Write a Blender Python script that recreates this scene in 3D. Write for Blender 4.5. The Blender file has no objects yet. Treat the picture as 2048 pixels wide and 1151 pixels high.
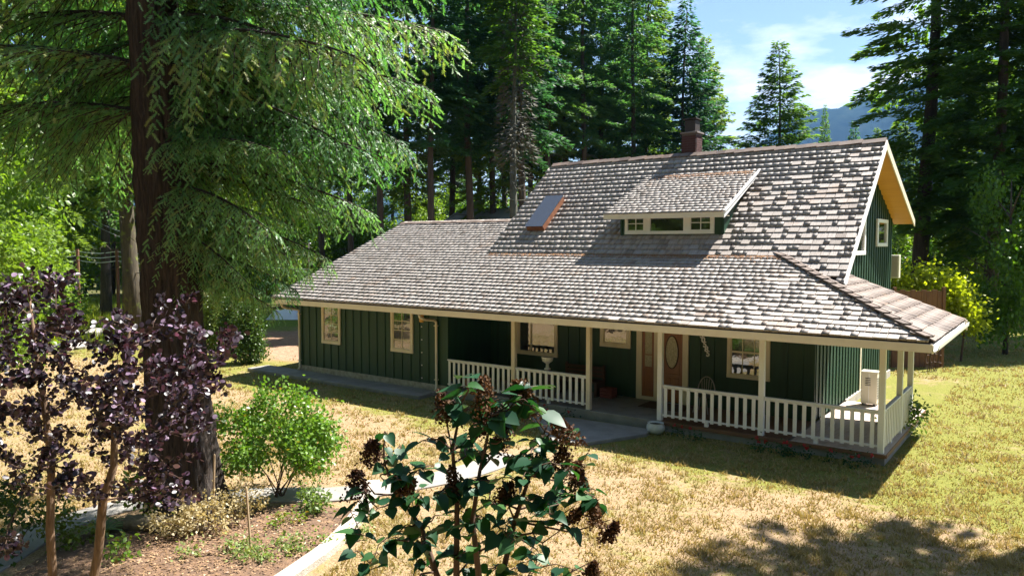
import bpy, math, random
import numpy as np
from mathutils import Vector, Matrix

R = math.radians
scn = bpy.context.scene
col = scn.collection
rng = np.random.default_rng(7)
random.seed(7)

# ------------------------------------------------------------------ camera
CAM = np.array([3.1836, -17.9727, 4.58])
PSI, PIT, FPX = R(36.419), R(3.321), 1508.0
cd = bpy.data.cameras.new('camera')
cam = bpy.data.objects.new('camera', cd)
col.objects.link(cam)
cam.location = CAM
cam.rotation_euler = (R(90) - PIT, 0, PSI)
cd.sensor_width = 36.0
cd.lens = FPX / 2048 * 36.0
cd.clip_start = 0.1
cd.clip_end = 20000
scn.camera = cam
FW = np.array([-math.sin(PSI) * math.cos(PIT), math.cos(PSI) * math.cos(PIT), -math.sin(PIT)])
RT = np.array([math.cos(PSI), math.sin(PSI), 0.0])
UP = np.cross(RT, FW)
GZ = -0.25                                   # ground level; the porch floor is z = 0


def seen(px, py, depth):
    """world point that the photo shows at px, py when it lies at this depth"""
    return CAM + depth * (FW + RT * (px - 1024) / FPX + UP * (575.5 - py) / FPX)


def ground(px, depth):
    p = seen(px, 575.5, depth)
    return np.array([p[0], p[1], GZ])


# ------------------------------------------------------------------ world, sun
SUN = Vector((0.30, 0.62, 1.0)).normalized()
elev = math.asin(SUN.z)
w = bpy.data.worlds.new('World')
scn.world = w
w.use_nodes = True
nt = w.node_tree
nt.nodes.clear()
out = nt.nodes.new('ShaderNodeOutputWorld')
bg = nt.nodes.new('ShaderNodeBackground')
sky = nt.nodes.new('ShaderNodeTexSky')
sky.sky_type = 'NISHITA'
sky.sun_disc = False
sky.sun_elevation = elev
sky.sun_rotation = math.atan2(SUN.x, SUN.y)
sky.air_density = 1.0
sky.dust_density = 0.4
sky.ozone_density = 1.6
tc = nt.nodes.new('ShaderNodeTexCoord')
mp = nt.nodes.new('ShaderNodeMapping')
mp.inputs['Scale'].default_value = (1.0, 1.0, 3.2)
mp.inputs['Location'].default_value = (0.55, 0.2, 0.35)
nz = nt.nodes.new('ShaderNodeTexNoise')
nz.inputs['Scale'].default_value = 5.0
nz.inputs['Detail'].default_value = 8
nz.inputs['Roughness'].default_value = 0.55
rp = nt.nodes.new('ShaderNodeValToRGB')
rp.color_ramp.elements[0].position = 0.55
rp.color_ramp.elements[1].position = 0.76
mx = nt.nodes.new('ShaderNodeMix')
mx.data_type = 'RGBA'
mx.inputs[7].default_value = (9.0, 9.2, 9.6, 1)
nt.links.new(tc.outputs['Generated'], mp.inputs['Vector'])
nt.links.new(mp.outputs[0], nz.inputs['Vector'])
cdir = Vector(tuple(FW + RT * (1560 - 1024) / FPX + UP * (575.5 - 130) / FPX)).normalized()
dp = nt.nodes.new('ShaderNodeVectorMath'); dp.operation = 'DOT_PRODUCT'
dp.inputs[1].default_value = cdir
nt.links.new(tc.outputs['Generated'], dp.inputs[0])
mr = nt.nodes.new('ShaderNodeMapRange'); mr.interpolation_type = 'SMOOTHSTEP'
mr.inputs['From Min'].default_value = 0.975; mr.inputs['From Max'].default_value = 0.9995
mr.inputs['To Max'].default_value = 0.16
nt.links.new(dp.outputs['Value'], mr.inputs['Value'])
ca = nt.nodes.new('ShaderNodeMath'); ca.operation = 'ADD'
nt.links.new(nz.outputs['Fac'], ca.inputs[0]); nt.links.new(mr.outputs['Result'], ca.inputs[1])
nt.links.new(ca.outputs[0], rp.inputs['Fac'])
nt.links.new(rp.outputs['Color'], mx.inputs[0])
nt.links.new(sky.outputs[0], mx.inputs[6])
nt.links.new(mx.outputs[2], bg.inputs['Color'])
bg.inputs['Strength'].default_value = 0.05
nt.links.new(bg.outputs[0], out.inputs[0])

sl = bpy.data.lights.new('sun', 'SUN')
sl.energy = 5.0
sl.angle = R(0.5)
sl.color = (1.0, 0.96, 0.89)
so = bpy.data.objects.new('sun', sl)
col.objects.link(so)
so.location = (10, 20, 40)
so.rotation_euler = SUN.to_track_quat('Z', 'Y').to_euler()

scn.view_settings.view_transform = 'Standard'
scn.view_settings.look = 'None'
scn.view_settings.exposure = 1.88
scn.view_settings.gamma = 1.0
scn.view_settings.use_curve_mapping = False
scn.render.engine = 'CYCLES'
scn.cycles.max_bounces = 6
scn.cycles.transparent_max_bounces = 4


# ------------------------------------------------------------------ helpers: objects
def tag(o, label=None, cat=None, group=None, kind=None):
    if label: o['label'] = label
    if cat: o['category'] = cat
    if group: o['group'] = group
    if kind: o['kind'] = kind
    return o


def empty(name, loc=(0, 0, 0), rz=0.0, parent=None):
    o = bpy.data.objects.new(name, None)
    o.empty_display_size = 0.2
    col.objects.link(o)
    o.location = loc
    o.rotation_euler = (0, 0, rz)
    if parent: o.parent = parent
    return o


def link(name, me, parent=None):
    o = bpy.data.objects.new(name, me)
    col.objects.link(o)
    if parent: o.parent = parent
    return o


def copy_tree(o, parent=None):
    c = o.copy()
    col.objects.link(c)
    if parent: c.parent = parent
    for ch in list(o.children):
        copy_tree(ch, c)
    return c


def np_mesh(name, V, F, mat, rnd=None, smooth=False):
    V = np.asarray(V, dtype=np.float32)
    F = np.asarray(F, dtype=np.int32)
    me = bpy.data.meshes.new(name)
    n, k = F.shape
    me.vertices.add(len(V))
    me.vertices.foreach_set('co', V.ravel())
    me.loops.add(n * k)
    me.loops.foreach_set('vertex_index', F.ravel())
    me.polygons.add(n)
    me.polygons.foreach_set('loop_start', np.arange(n, dtype=np.int32) * k)
    if smooth:
        me.polygons.foreach_set('use_smooth', np.ones(n, dtype=bool))
    if rnd is not None:
        a = me.attributes.new('rnd', 'FLOAT', 'FACE')
        a.data.foreach_set('value', np.asarray(rnd, dtype=np.float32))
    me.update(calc_edges=True)
    if mat: me.materials.append(mat)
    return me


class MB:
    """collects simple shapes into one mesh"""
    def __init__(s): s.v = []; s.f = []

    def add(s, vs, fs):
        b = len(s.v)
        s.v += [tuple(map(float, p)) for p in vs]
        s.f += [tuple(b + i for i in f) for f in fs]

    def box(s, x0, x1, y0, y1, z0, z1):
        s.add([(x0, y0, z0), (x1, y0, z0), (x1, y1, z0), (x0, y1, z0), (x0, y0, z1), (x1, y0, z1), (x1, y1, z1), (x0, y1, z1)],
              [(0, 3, 2, 1), (4, 5, 6, 7), (0, 1, 5, 4), (1, 2, 6, 5), (2, 3, 7, 6), (3, 0, 4, 7)])

    def bar(s, a, b, w, h, up=(0, 0, 1)):
        a, b = Vector(a), Vector(b)
        d = (b - a).normalized()
        sd = d.cross(Vector(up)).normalized()
        u = sd.cross(d).normalized()
        vs = []
        for p in (a, b):
            for i, j in ((-1, -1), (1, -1), (1, 1), (-1, 1)):
                vs.append(p + sd * (i * w / 2) + u * (j * h / 2))
        s.add(vs, [(0, 1, 2, 3), (7, 6, 5, 4), (0, 4, 5, 1), (1, 5, 6, 2), (2, 6, 7, 3), (3, 7, 4, 0)])

    def tube(s, pts, rad, n=8, cap=True):
        pts = [Vector(p) for p in pts]
        if not hasattr(rad, '__len__'): rad = [rad] * len(pts)
        b = len(s.v)
        u = None
        for i, p in enumerate(pts):
            d = (pts[min(i + 1, len(pts) - 1)] - pts[max(i - 1, 0)]).normalized()
            if u is None:
                u = d.cross(Vector((0.3, 0.9, 0.2))).normalized()
            u = (u - d * u.dot(d)).normalized()
            v = d.cross(u)
            for k in range(n):
                t = 2 * math.pi * k / n
                s.v.append(tuple(p + (u * math.cos(t) + v * math.sin(t)) * rad[i]))
        for i in range(len(pts) - 1):
            for k in range(n):
                a, c = b + i * n + k, b + i * n + (k + 1) % n
                s.f.append((a, c, c + n, a + n))
        if cap:
            s.f.append(tuple(b + k for k in reversed(range(n))))
            e = b + (len(pts) - 1) * n
            s.f.append(tuple(e + k for k in range(n)))

    def lathe(s, prof, c=(0, 0, 0), n=18):
        b = len(s.v)
        for r, z in prof:
            for k in range(n):
                t = 2 * math.pi * k / n
                s.v.append((c[0] + r * math.cos(t), c[1] + r * math.sin(t), c[2] + z))
        for i in range(len(prof) - 1):
            for k in range(n):
                a, d = b + i * n + k, b + i * n + (k + 1) % n
                s.f.append((a, d, d + n, a + n))
        s.f.append(tuple(b + k for k in reversed(range(n))))
        e = b + (len(prof) - 1) * n
        s.f.append(tuple(e + k for k in range(n)))

    def prism(s, poly, d):
        n = len(poly)
        d = Vector(d)
        s.add([Vector(p) for p in poly] + [Vector(p) + d for p in poly],
              [tuple(range(n)), tuple(range(2 * n - 1, n - 1, -1))] + [(i, i + n, (i + 1) % n + n, (i + 1) % n) for i in range(n)])

    def mesh(s, name, mat, smooth=False, bevel=0.0):
        me = bpy.data.meshes.new(name)
        me.from_pydata(s.v, [], s.f)
        import bmesh
        bm = bmesh.new(); bm.from_mesh(me)
        bmesh.ops.recalc_face_normals(bm, faces=bm.faces)
        if bevel > 0:
            bmesh.ops.bevel(bm, geom=[e for e in bm.edges if e.is_manifold and e.calc_face_angle(0) > 0.6], offset=bevel, segments=1, affect='EDGES')
        bm.to_mesh(me); bm.free()
        if mat: me.materials.append(mat)
        if smooth:
            for p in me.polygons: p.use_smooth = True
        return me

    def build(s, name, mat, parent=None, smooth=False, bevel=0.0):
        return link(name, s.mesh(name, mat, smooth, bevel), parent)


# ------------------------------------------------------------------ helpers: materials
def newmat(name):
    m = bpy.data.materials.new(name)
    m.use_nodes = True
    t = m.node_tree
    return m, t, t.nodes['Principled BSDF'], t.nodes['Material Output']


def node(t, typ, **kw):
    n = t.nodes.new(typ)
    for k, v in kw.items():
        if k in n.inputs.keys(): n.inputs[k].default_value = v
        else: setattr(n, k, v)
    return n


def ramp(t, stops, interp='LINEAR'):
    r = t.nodes.new('ShaderNodeValToRGB')
    cr = r.color_ramp
    cr.interpolation = interp
    while len(cr.elements) < len(stops): cr.elements.new(0.5)
    for e, (p, c) in zip(cr.elements, stops):
        e.position = p
        e.color = (*c, 1)
    return r


def mapped(t, scale=(1, 1, 1), coord='Object'):
    if coord == 'World':
        g = t.nodes.new('ShaderNodeNewGeometry'); o = g.outputs['Position']
    else:
        g = t.nodes.new('ShaderNodeTexCoord'); o = g.outputs[coord]
    m = t.nodes.new('ShaderNodeMapping')
    m.inputs['Scale'].default_value = scale
    t.links.new(o, m.inputs['Vector'])
    return m.outputs[0]


def mixc(t, fac, a, b, blend='MIX'):
    m = t.nodes.new('ShaderNodeMix')
    m.data_type = 'RGBA'
    m.blend_type = blend
    for i, x in ((0, fac), (6, a), (7, b)):
        if hasattr(x, 'links'): t.links.new(x, m.inputs[i])
        elif i == 0: m.inputs[0].default_value = x
        else: m.inputs[i].default_value = (*x, 1)
    return m.outputs[2]


def noise(t, vec, scale, detail=4, rough=0.55):
    n = node(t, 'ShaderNodeTexNoise')
    n.inputs['Scale'].default_value = scale
    n.inputs['Detail'].default_value = detail
    n.inputs['Roughness'].default_value = rough
    if vec is not None: t.links.new(vec, n.inputs['Vector'])
    return n.outputs['Fac']


def mat_plain(name, c1, c2=None, rough=0.6, scale=(3, 3, 3), bump=0.0, bscale=30, spec=0.5, metal=0.0, coord='World'):
    m, t, b, o = newmat(name)
    v = mapped(t, scale, coord)
    f = noise(t, v, 1.0, 6, 0.6)
    r = ramp(t, [(0.3, c1), (0.72, c2 or tuple(x * 0.8 for x in c1))])
    t.links.new(f, r.inputs[0])
    t.links.new(r.outputs[0], b.inputs['Base Color'])
    b.inputs['Roughness'].default_value = rough
    b.inputs['Specular IOR Level'].default_value = spec
    b.inputs['Metallic'].default_value = metal
    if bump:
        bn = node(t, 'ShaderNodeBump', Strength=bump, Distance=0.02)
        t.links.new(noise(t, mapped(t, (1, 1, 1), coord), bscale, 5), bn.inputs['Height'])
        t.links.new(bn.outputs[0], b.inputs['Normal'])
    return m


def mat_leaf(name, stops, trans=0.4, tint=(1.0, 1.15, 0.45), rough=0.45, spec=0.4):
    """foliage: colour from a per face random number plus a per object one; light passes through"""
    m, t, b, o = newmat(name)
    at = t.nodes.new('ShaderNodeAttribute'); at.attribute_name = 'rnd'
    oi = t.nodes.new('ShaderNodeObjectInfo')
    ad = t.nodes.new('ShaderNodeMath'); ad.operation = 'ADD'
    t.links.new(at.outputs['Fac'], ad.inputs[0]); t.links.new(oi.outputs['Random'], ad.inputs[1])
    fr = t.nodes.new('ShaderNodeMath'); fr.operation = 'PINGPONG'; fr.inputs[1].default_value = 1.0
    t.links.new(ad.outputs[0], fr.inputs[0])
    r = ramp(t, stops)
    t.links.new(fr.outputs[0], r.inputs[0])
    t.links.new(r.outputs[0], b.inputs['Base Color'])
    b.inputs['Roughness'].default_value = rough
    b.inputs['Specular IOR Level'].default_value = spec
    tr = t.nodes.new('ShaderNodeBsdfTranslucent')
    t.links.new(mixc(t, 1.0, r.outputs[0], tint, 'MULTIPLY'), tr.inputs['Color'])
    ms = t.nodes.new('ShaderNodeMixShader'); ms.inputs[0].default_value = trans
    t.links.new(b.outputs[0], ms.inputs[1]); t.links.new(tr.outputs[0], ms.inputs[2])
    t.links.new(ms.outputs[0], o.inputs['Surface'])
    return m


def mat_shake(name, dark, mid, light, gs):
    m, t, b, o = newmat(name)
    at = t.nodes.new('ShaderNodeAttribute'); at.attribute_name = 'rnd'
    oi = t.nodes.new('ShaderNodeObjectInfo')
    ad = t.nodes.new('ShaderNodeMath'); ad.operation = 'ADD'
    t.links.new(at.outputs['Fac'], ad.inputs[0]); t.links.new(oi.outputs['Random'], ad.inputs[1])
    fr = t.nodes.new('ShaderNodeMath'); fr.operation = 'FRACT'
    t.links.new(ad.outputs[0], fr.inputs[0])
    r = ramp(t, [(0.0, dark), (0.12, mid), (0.75, light), (1.0, mid)])
    t.links.new(fr.outputs[0], r.inputs[0])
    g = noise(t, mapped(t, gs, 'World'), 1.0, 4, 0.6)
    gr = ramp(t, [(0.3, (0.66, 0.62, 0.59)), (0.58, (1.05, 1.03, 1.02))])
    t.links.new(g, gr.inputs[0])
    c = mixc(t, 0.75, r.outputs[0], gr.outputs[0], 'MULTIPLY')
    big = noise(t, mapped(t, (1, 1, 1), 'World'), 0.9, 5, 0.65)     # rusty and mossy weathering in patches
    br = ramp(t, [(0.56, (0, 0, 0)), (0.72, (1, 1, 1))])
    t.links.new(big, br.inputs[0])
    c = mixc(t, br.outputs[0], c, mixc(t, 0.6, c, (0.30, 0.19, 0.12)))
    t.links.new(c, b.inputs['Base Color'])
    b.inputs['Roughness'].default_value = 0.62
    b.inputs['Specular IOR Level'].default_value = 0.4
    bn = node(t, 'ShaderNodeBump', Strength=0.5, Distance=0.012)
    t.links.new(g, bn.inputs['Height']); t.links.new(bn.outputs[0], b.inputs['Normal'])
    return m


def mat_bark(name, c1, c2, s=(14, 14, 2.2), bump=0.9, lichen=None):
    m, t, b, o = newmat(name)
    v = mapped(t, s, 'Object')
    f = noise(t, v, 1.0, 7, 0.65)
    r = ramp(t, [(0.32, c1), (0.66, c2)])
    t.links.new(f, r.inputs[0])
    c = r.outputs[0]
    if lichen:
        lr = ramp(t, [(0.55, (0, 0, 0)), (0.7, (1, 1, 1))])
        t.links.new(noise(t, mapped(t, (1, 1, 1), 'Object'), 3.0, 6), lr.inputs[0])
        c = mixc(t, lr.outputs[0], c, lichen)
    t.links.new(c, b.inputs['Base Color'])
    b.inputs['Roughness'].default_value = 0.9
    bn = node(t, 'ShaderNodeBump', Strength=bump, Distance=0.05)
    t.links.new(f, bn.inputs['Height']); t.links.new(bn.outputs[0], b.inputs['Normal'])
    return m


def mat_glass(name, base=(0.02, 0.022, 0.018), ior=2.6, wav=0.02):
    m, t, b, o = newmat(name)
    b.inputs['Base Color'].default_value = (*base, 1)
    b.inputs['Roughness'].default_value = 0.03
    b.inputs['IOR'].default_value = ior
    bn = node(t, 'ShaderNodeBump', Strength=wav, Distance=0.05)
    t.links.new(noise(t, mapped(t, (1, 1, 1), 'World'), 6, 2), bn.inputs['Height'])
    t.links.new(bn.outputs[0], b.inputs['Normal'])
    return m


M = {}
M['trim'] = mat_plain('cream_trim_paint', (0.78, 0.69, 0.53), (0.68, 0.59, 0.44), 0.45, (2, 2, 2))
M['white'] = mat_plain('white_porch_paint', (0.86, 0.85, 0.84), (0.78, 0.77, 0.75), 0.45, (3, 3, 1.5))
M['green'] = mat_plain('green_siding_paint', (0.012, 0.062, 0.027), (0.006, 0.034, 0.015), 0.55, (7, 7, 0.5))
M['soffit'] = mat_plain('orange_soffit_wood', (0.72, 0.36, 0.06), (0.62, 0.28, 0.04), 0.5, (1, 12, 12))
M['shake'] = mat_shake('weathered_cedar_shakes', (0.21, 0.175, 0.15), (0.295, 0.262, 0.235), (0.37, 0.335, 0.308), (38, 4, 4))
M['shake_side'] = mat_shake('brown_cedar_shakes', (0.075, 0.052, 0.042), (0.125, 0.092, 0.075), (0.185, 0.14, 0.115), (4, 40, 4))
M['underlay'] = mat_plain('dark_roof_underlay', (0.05, 0.035, 0.03), (0.03, 0.02, 0.018), 0.9)
M['concrete'] = mat_plain('concrete', (0.30, 0.28, 0.25), (0.19, 0.175, 0.16), 0.85, (2.2, 2.2, 2.2), 0.35, 60)
M['pale_concrete'] = mat_plain('pale_concrete', (0.48, 0.43, 0.36), (0.27, 0.24, 0.20), 0.85, (5, 5, 5), 0.6, 40)
M['foundation'] = mat_plain('stone_foundation', (0.46, 0.42, 0.34), (0.22, 0.2, 0.16), 0.9, (7, 7, 7), 0.8, 18)
M['deck'] = mat_plain('brown_deck_stain', (0.20, 0.10, 0.05), (0.14, 0.07, 0.035), 0.6, (3, 20, 3))
M['door'] = mat_plain('varnished_door_wood', (0.30, 0.11, 0.03), (0.20, 0.065, 0.018), 0.35, (18, 18, 2))
M['glass'] = mat_glass('window_glass')
M['oval_glass'] = mat_plain('leaded_glass', (0.62, 0.55, 0.36), (0.30, 0.26, 0.15), 0.2, (26, 26, 26), 0.6, 40)
M['skyglass'] = mat_glass('skylight_glass', (0.05, 0.055, 0.065), 1.9)
M['rust'] = mat_plain('copper_brown_curb', (0.28, 0.12, 0.06), (0.16, 0.06, 0.03), 0.5, (5, 5, 5))
M['brick'] = mat_plain('chimney_brick_face', (0.085, 0.028, 0.026), (0.055, 0.02, 0.018), 0.85, (8, 8, 8))
M['mortar'] = mat_plain('mortar', (0.13, 0.10, 0.10), (0.10, 0.08, 0.075), 0.9)
M['flue'] = mat_plain('sooty_metal_flue', (0.035, 0.02, 0.018), (0.02, 0.015, 0.014), 0.6)
M['cap'] = mat_plain('cement_crown', (0.20, 0.17, 0.16), (0.14, 0.115, 0.11), 0.9)
M['acpaint'] = mat_plain('beige_enamel', (0.72, 0.68, 0.56), (0.66, 0.62, 0.5), 0.4)
M['acdark'] = mat_plain('dark_grille', (0.08, 0.08, 0.07), (0.05, 0.05, 0.045), 0.5)
M['darkwood'] = mat_plain('dark_brown_wood', (0.09, 0.045, 0.025), (0.06, 0.03, 0.018), 0.7, (6, 6, 2))
M['fence'] = mat_plain('brown_fence_wood', (0.22, 0.10, 0.05), (0.14, 0.065, 0.035), 0.8, (9, 9, 1.5))
M['metal'] = mat_plain('grey_metal', (0.45, 0.46, 0.48), (0.35, 0.36, 0.38), 0.4, metal=0.6)
M['brass'] = mat_plain('brass_lamp', (0.75, 0.45, 0.12), (0.6, 0.32, 0.08), 0.35)
M['red'] = mat_leaf('red_petals', [(0.0, (0.38, 0.010, 0.018)), (1.0, (0.55, 0.025, 0.035))], 0.3, (1, 1, 1))
M['pot'] = mat_plain('pale_glazed_pot', (0.66, 0.68, 0.66), (0.5, 0.53, 0.52), 0.3, (8, 8, 8))
M['soil'] = mat_plain('dark_potting_soil', (0.05, 0.035, 0.025), (0.03, 0.02, 0.015), 0.95)
M['shed_roof'] = mat_plain('grey_shed_roof', (0.36, 0.34, 0.34), (0.28, 0.27, 0.27), 0.7, (1, 9, 1))
M['shed_wall'] = mat_plain('tan_shed_wall', (0.5, 0.33, 0.14), (0.4, 0.26, 0.1), 0.7)
M['tarp'] = mat_plain('white_tarp', (0.82, 0.83, 0.85), (0.74, 0.75, 0.78), 0.5)
M['stone'] = mat_plain('grey_stone', (0.42, 0.38, 0.36), (0.28, 0.25, 0.23), 0.9, (5, 5, 5), 0.6, 12)
M['bluebin'] = mat_plain('blue_green_plastic', (0.16, 0.30, 0.34), (0.1, 0.2, 0.23), 0.5)
M['log'] = mat_bark('weathered_log', (0.12, 0.085, 0.05), (0.30, 0.24, 0.16), (3, 14, 14), 0.6)
M['stake'] = mat_plain('bare_wood_stake', (0.45, 0.33, 0.2), (0.33, 0.23, 0.14), 0.8)
M['bark'] = mat_bark('fir_bark', (0.007, 0.0055, 0.005), (0.062, 0.043, 0.033), (20, 20, 2.4), 1.0)
M['bark_far'] = mat_bark('conifer_bark', (0.035, 0.026, 0.022), (0.11, 0.08, 0.065), (8, 8, 1.0), 0.8)
M['bark_moss'] = mat_bark('mossy_bark', (0.03, 0.024, 0.016), (0.09, 0.07, 0.04), (10, 10, 1.5), 0.8, (0.13, 0.16, 0.02))
M['bark_thin'] = mat_bark('smoke_tree_bark', (0.07, 0.04, 0.022), (0.20, 0.125, 0.07), (30, 30, 4), 0.5)
M['twig'] = mat_plain('brown_twig_bark', (0.10, 0.055, 0.035), (0.06, 0.032, 0.022), 0.8, (20, 20, 5))
M['deadtwig'] = mat_plain('grey_dead_twigs', (0.13, 0.125, 0.095), (0.06, 0.06, 0.045), 0.9)
M['fir'] = mat_leaf('fir_needles', [(0.0, (0.034, 0.105, 0.042)), (0.5, (0.098, 0.240, 0.088)), (0.85, (0.22, 0.38, 0.17)), (1.0, (0.28, 0.28, 0.10))], 0.52, (0.92, 1.2, 0.38), 0.42, 0.5)
M['conifer'] = mat_leaf('conifer_needles', [(0.0, (0.030, 0.085, 0.030)), (0.6, (0.095, 0.195, 0.040)), (1.0, (0.22, 0.30, 0.055))], 0.6, (1.1, 1.15, 0.34), 0.5, 0.4)
M['conifer_blue'] = mat_leaf('blue_conifer_needles', [(0.0, (0.026, 0.082, 0.052)), (0.7, (0.075, 0.18, 0.070)), (1.0, (0.17, 0.27, 0.07))], 0.56, (0.95, 1.15, 0.5), 0.5, 0.4)
M['broad'] = mat_leaf('broad_leaves', [(0.0, (0.045, 0.115, 0.016)), (0.5, (0.11, 0.22, 0.025)), (1.0, (0.20, 0.29, 0.05))], 0.52, (1.15, 1.2, 0.35), 0.4, 0.5)
M['lime'] = mat_leaf('lime_vine_leaves', [(0.0, (0.22, 0.30, 0.015)), (0.5, (0.42, 0.48, 0.03)), (1.0, (0.60, 0.60, 0.10))], 0.6, (1.1, 1.1, 0.4), 0.4, 0.4)
M['shrub'] = mat_leaf('shrub_leaves', [(0.0, (0.045, 0.12, 0.02)), (0.5, (0.10, 0.22, 0.03)), (0.9, (0.19, 0.30, 0.05)), (1.0, (0.3, 0.16, 0.05))], 0.45, (1.1, 1.2, 0.35), 0.35, 0.5)
M['arb'] = mat_leaf('arborvitae_scales', [(0.0, (0.035, 0.080, 0.016)), (0.6, (0.07, 0.13, 0.022)), (1.0, (0.15, 0.20, 0.03))], 0.35, (1.1, 1.1, 0.4))
M['smoke'] = mat_leaf('purple_smoke_leaves', [(0.0, (0.010, 0.005, 0.007)), (0.5, (0.022, 0.011, 0.017)), (0.8, (0.10, 0.06, 0.10)), (1.0, (0.30, 0.21, 0.31))], 0.18, (1.2, 0.5, 0.6), 0.4, 0.5)  # ramp holds shaded darks, sheen of lit leaves and pale undersides as colour
M['lilac'] = mat_leaf('lilac_leaves', [(0.0, (0.012, 0.050, 0.024)), (0.6, (0.022, 0.080, 0.033)), (1.0, (0.045, 0.115, 0.028))], 0.28, (0.9, 1.3, 0.4), 0.45, 0.35)
M['dryflower'] = mat_leaf('dried_lilac_florets', [(0.0, (0.030, 0.014, 0.010)), (0.6, (0.070, 0.034, 0.022)), (1.0, (0.14, 0.080, 0.040))], 0.2, (1.1, 0.8, 0.5), 0.8, 0.2)
M['variegated'] = mat_leaf('pale_variegated_leaves', [(0.0, (0.20, 0.17, 0.08)), (0.5, (0.42, 0.34, 0.18)), (1.0, (0.55, 0.48, 0.3))], 0.4, (1.1, 1.0, 0.6))
M['herb'] = mat_leaf('garden_herb_leaves', [(0.0, (0.07, 0.13, 0.04)), (0.6, (0.16, 0.24, 0.07)), (1.0, (0.3, 0.36, 0.14))], 0.45, (1.1, 1.15, 0.4))
M['grass'] = mat_leaf('lawn_blades', [(0.0, (0.045, 0.085, 0.012)), (0.26, (0.12, 0.16, 0.02)), (0.46, (0.30, 0.25, 0.075)), (1.0, (0.44, 0.34, 0.19))], 0.3, (1.1, 1.0, 0.5), 0.6, 0.2)
M['tallgrass'] = mat_leaf('meadow_blades', [(0.0, (0.09, 0.16, 0.02)), (0.6, (0.20, 0.27, 0.03)), (1.0, (0.34, 0.38, 0.06))], 0.5, (1.15, 1.15, 0.35))

# ground material: dry lawn, dirt yard, meadow, forest floor by place
m, t, b, o = newmat('dry_lawn')
pos = mapped(t, (1, 1, 1), 'World')
n1 = noise(t, pos, 0.45, 6, 0.62)
n2 = noise(t, pos, 5.0, 6, 0.7)
n3 = noise(t, pos, 26.0, 4, 0.7)
dry = ramp(t, [(0.25, (0.15, 0.095, 0.05)), (0.5, (0.31, 0.215, 0.125)), (0.75, (0.42, 0.31, 0.19))])
t.links.new(n3, dry.inputs[0])
grn = ramp(t, [(0.3, (0.085, 0.105, 0.02)), (0.7, (0.27, 0.25, 0.06))])
t.links.new(n3, grn.inputs[0])
sx = t.nodes.new('ShaderNodeSeparateXYZ'); t.links.new(pos, sx.inputs[0])


def mth(op, a, b2=None, c=None):
    n = t.nodes.new('ShaderNodeMath'); n.operation = op
    for i, x in enumerate((a, b2, c)):
        if x is None: continue
        if hasattr(x, 'links'): t.links.new(x, n.inputs[i])
        else: n.inputs[i].default_value = x
    return n.outputs[0]


def smooth_step(v, lo, hi):
    n = t.nodes.new('ShaderNodeMapRange'); n.interpolation_type = 'SMOOTHSTEP'
    t.links.new(v, n.inputs['Value'])
    n.inputs['From Min'].default_value = lo; n.inputs['From Max'].default_value = hi
    return n.outputs['Result']


mot = mth('ADD', mth('MULTIPLY', n1, 0.55), mth('MULTIPLY', n2, 0.45))
ease = mth('MULTIPLY', smooth_step(sx.outputs['X'], -3.0, 4.0), 0.045)      # the side lawn is greener
near = mth('MULTIPLY', smooth_step(sx.outputs['Y'], -4.2, -2.2), 0.16)     # as is the strip by the house
gfac = smooth_step(mth('ADD', mth('ADD', mot, ease), near), 0.50, 0.66)
lawn = mixc(t, gfac, dry.outputs[0], grn.outputs[0])
wob = mth('MULTIPLY', mth('SUBTRACT', n1, 0.5), 7.0)
dirtc = ramp(t, [(0.3, (0.20, 0.115, 0.07)), (0.7, (0.42, 0.27, 0.18))])
t.links.new(n2, dirtc.inputs[0])
dm = mth('MULTIPLY', smooth_step(mth('ADD', sx.outputs['X'], wob), -20.0, -23.0), smooth_step(mth('ADD', sx.outputs['Y'], wob), 0.2, 2.2))
c = mixc(t, dm, lawn, dirtc.outputs[0])
mead = ramp(t, [(0.3, (0.08, 0.13, 0.02)), (0.7, (0.22, 0.27, 0.04))])
t.links.new(n2, mead.inputs[0])
# meadow to the far left
mm = smooth_step(mth('ADD', mth('ADD', mth('MULTIPLY', sx.outputs['X'], -1.0), mth('MULTIPLY', sx.outputs['Y'], 0.3)), wob), 33.0, 37.0)
c = mixc(t, mm, c, mead.outputs[0])
flo = ramp(t, [(0.3, (0.045, 0.05, 0.018)), (0.7, (0.13, 0.12, 0.045))])
t.links.new(n2, flo.inputs[0])
fm = smooth_step(mth('ADD', mth('ADD', sx.outputs['Y'], mth('MULTIPLY', sx.outputs['X'], -0.45)), wob), 33.0, 38.0)
c = mixc(t, fm, c, flo.outputs[0])
t.links.new(c, b.inputs['Base Color'])
b.inputs['Roughness'].default_value = 0.95
b.inputs['Specular IOR Level'].default_value = 0.1
bn = node(t, 'ShaderNodeBump', Strength=0.8, Distance=0.05)
t.links.new(n3, bn.inputs['Height']); t.links.new(bn.outputs[0], b.inputs['Normal'])
M['ground'] = m
M['mulch'] = mat_plain('reddish_mulch', (0.20, 0.115, 0.065), (0.07, 0.042, 0.027), 0.95, (6, 6, 6), 1.0, 40)

m, t, b, o = newmat('forested_mountain')
r = ramp(t, [(0.35, (0.010, 0.022, 0.024)), (0.6, (0.024, 0.042, 0.036)), (0.8, (0.06, 0.065, 0.06))])
t.links.new(noise(t, mapped(t, (1, 1, 1), 'World'), 0.012, 9, 0.7), r.inputs[0])
t.links.new(r.outputs[0], b.inputs['Base Color'])
b.inputs['Roughness'].default_value = 1.0
b.inputs['Specular IOR Level'].default_value = 0.0
M['mountain'] = m

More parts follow.
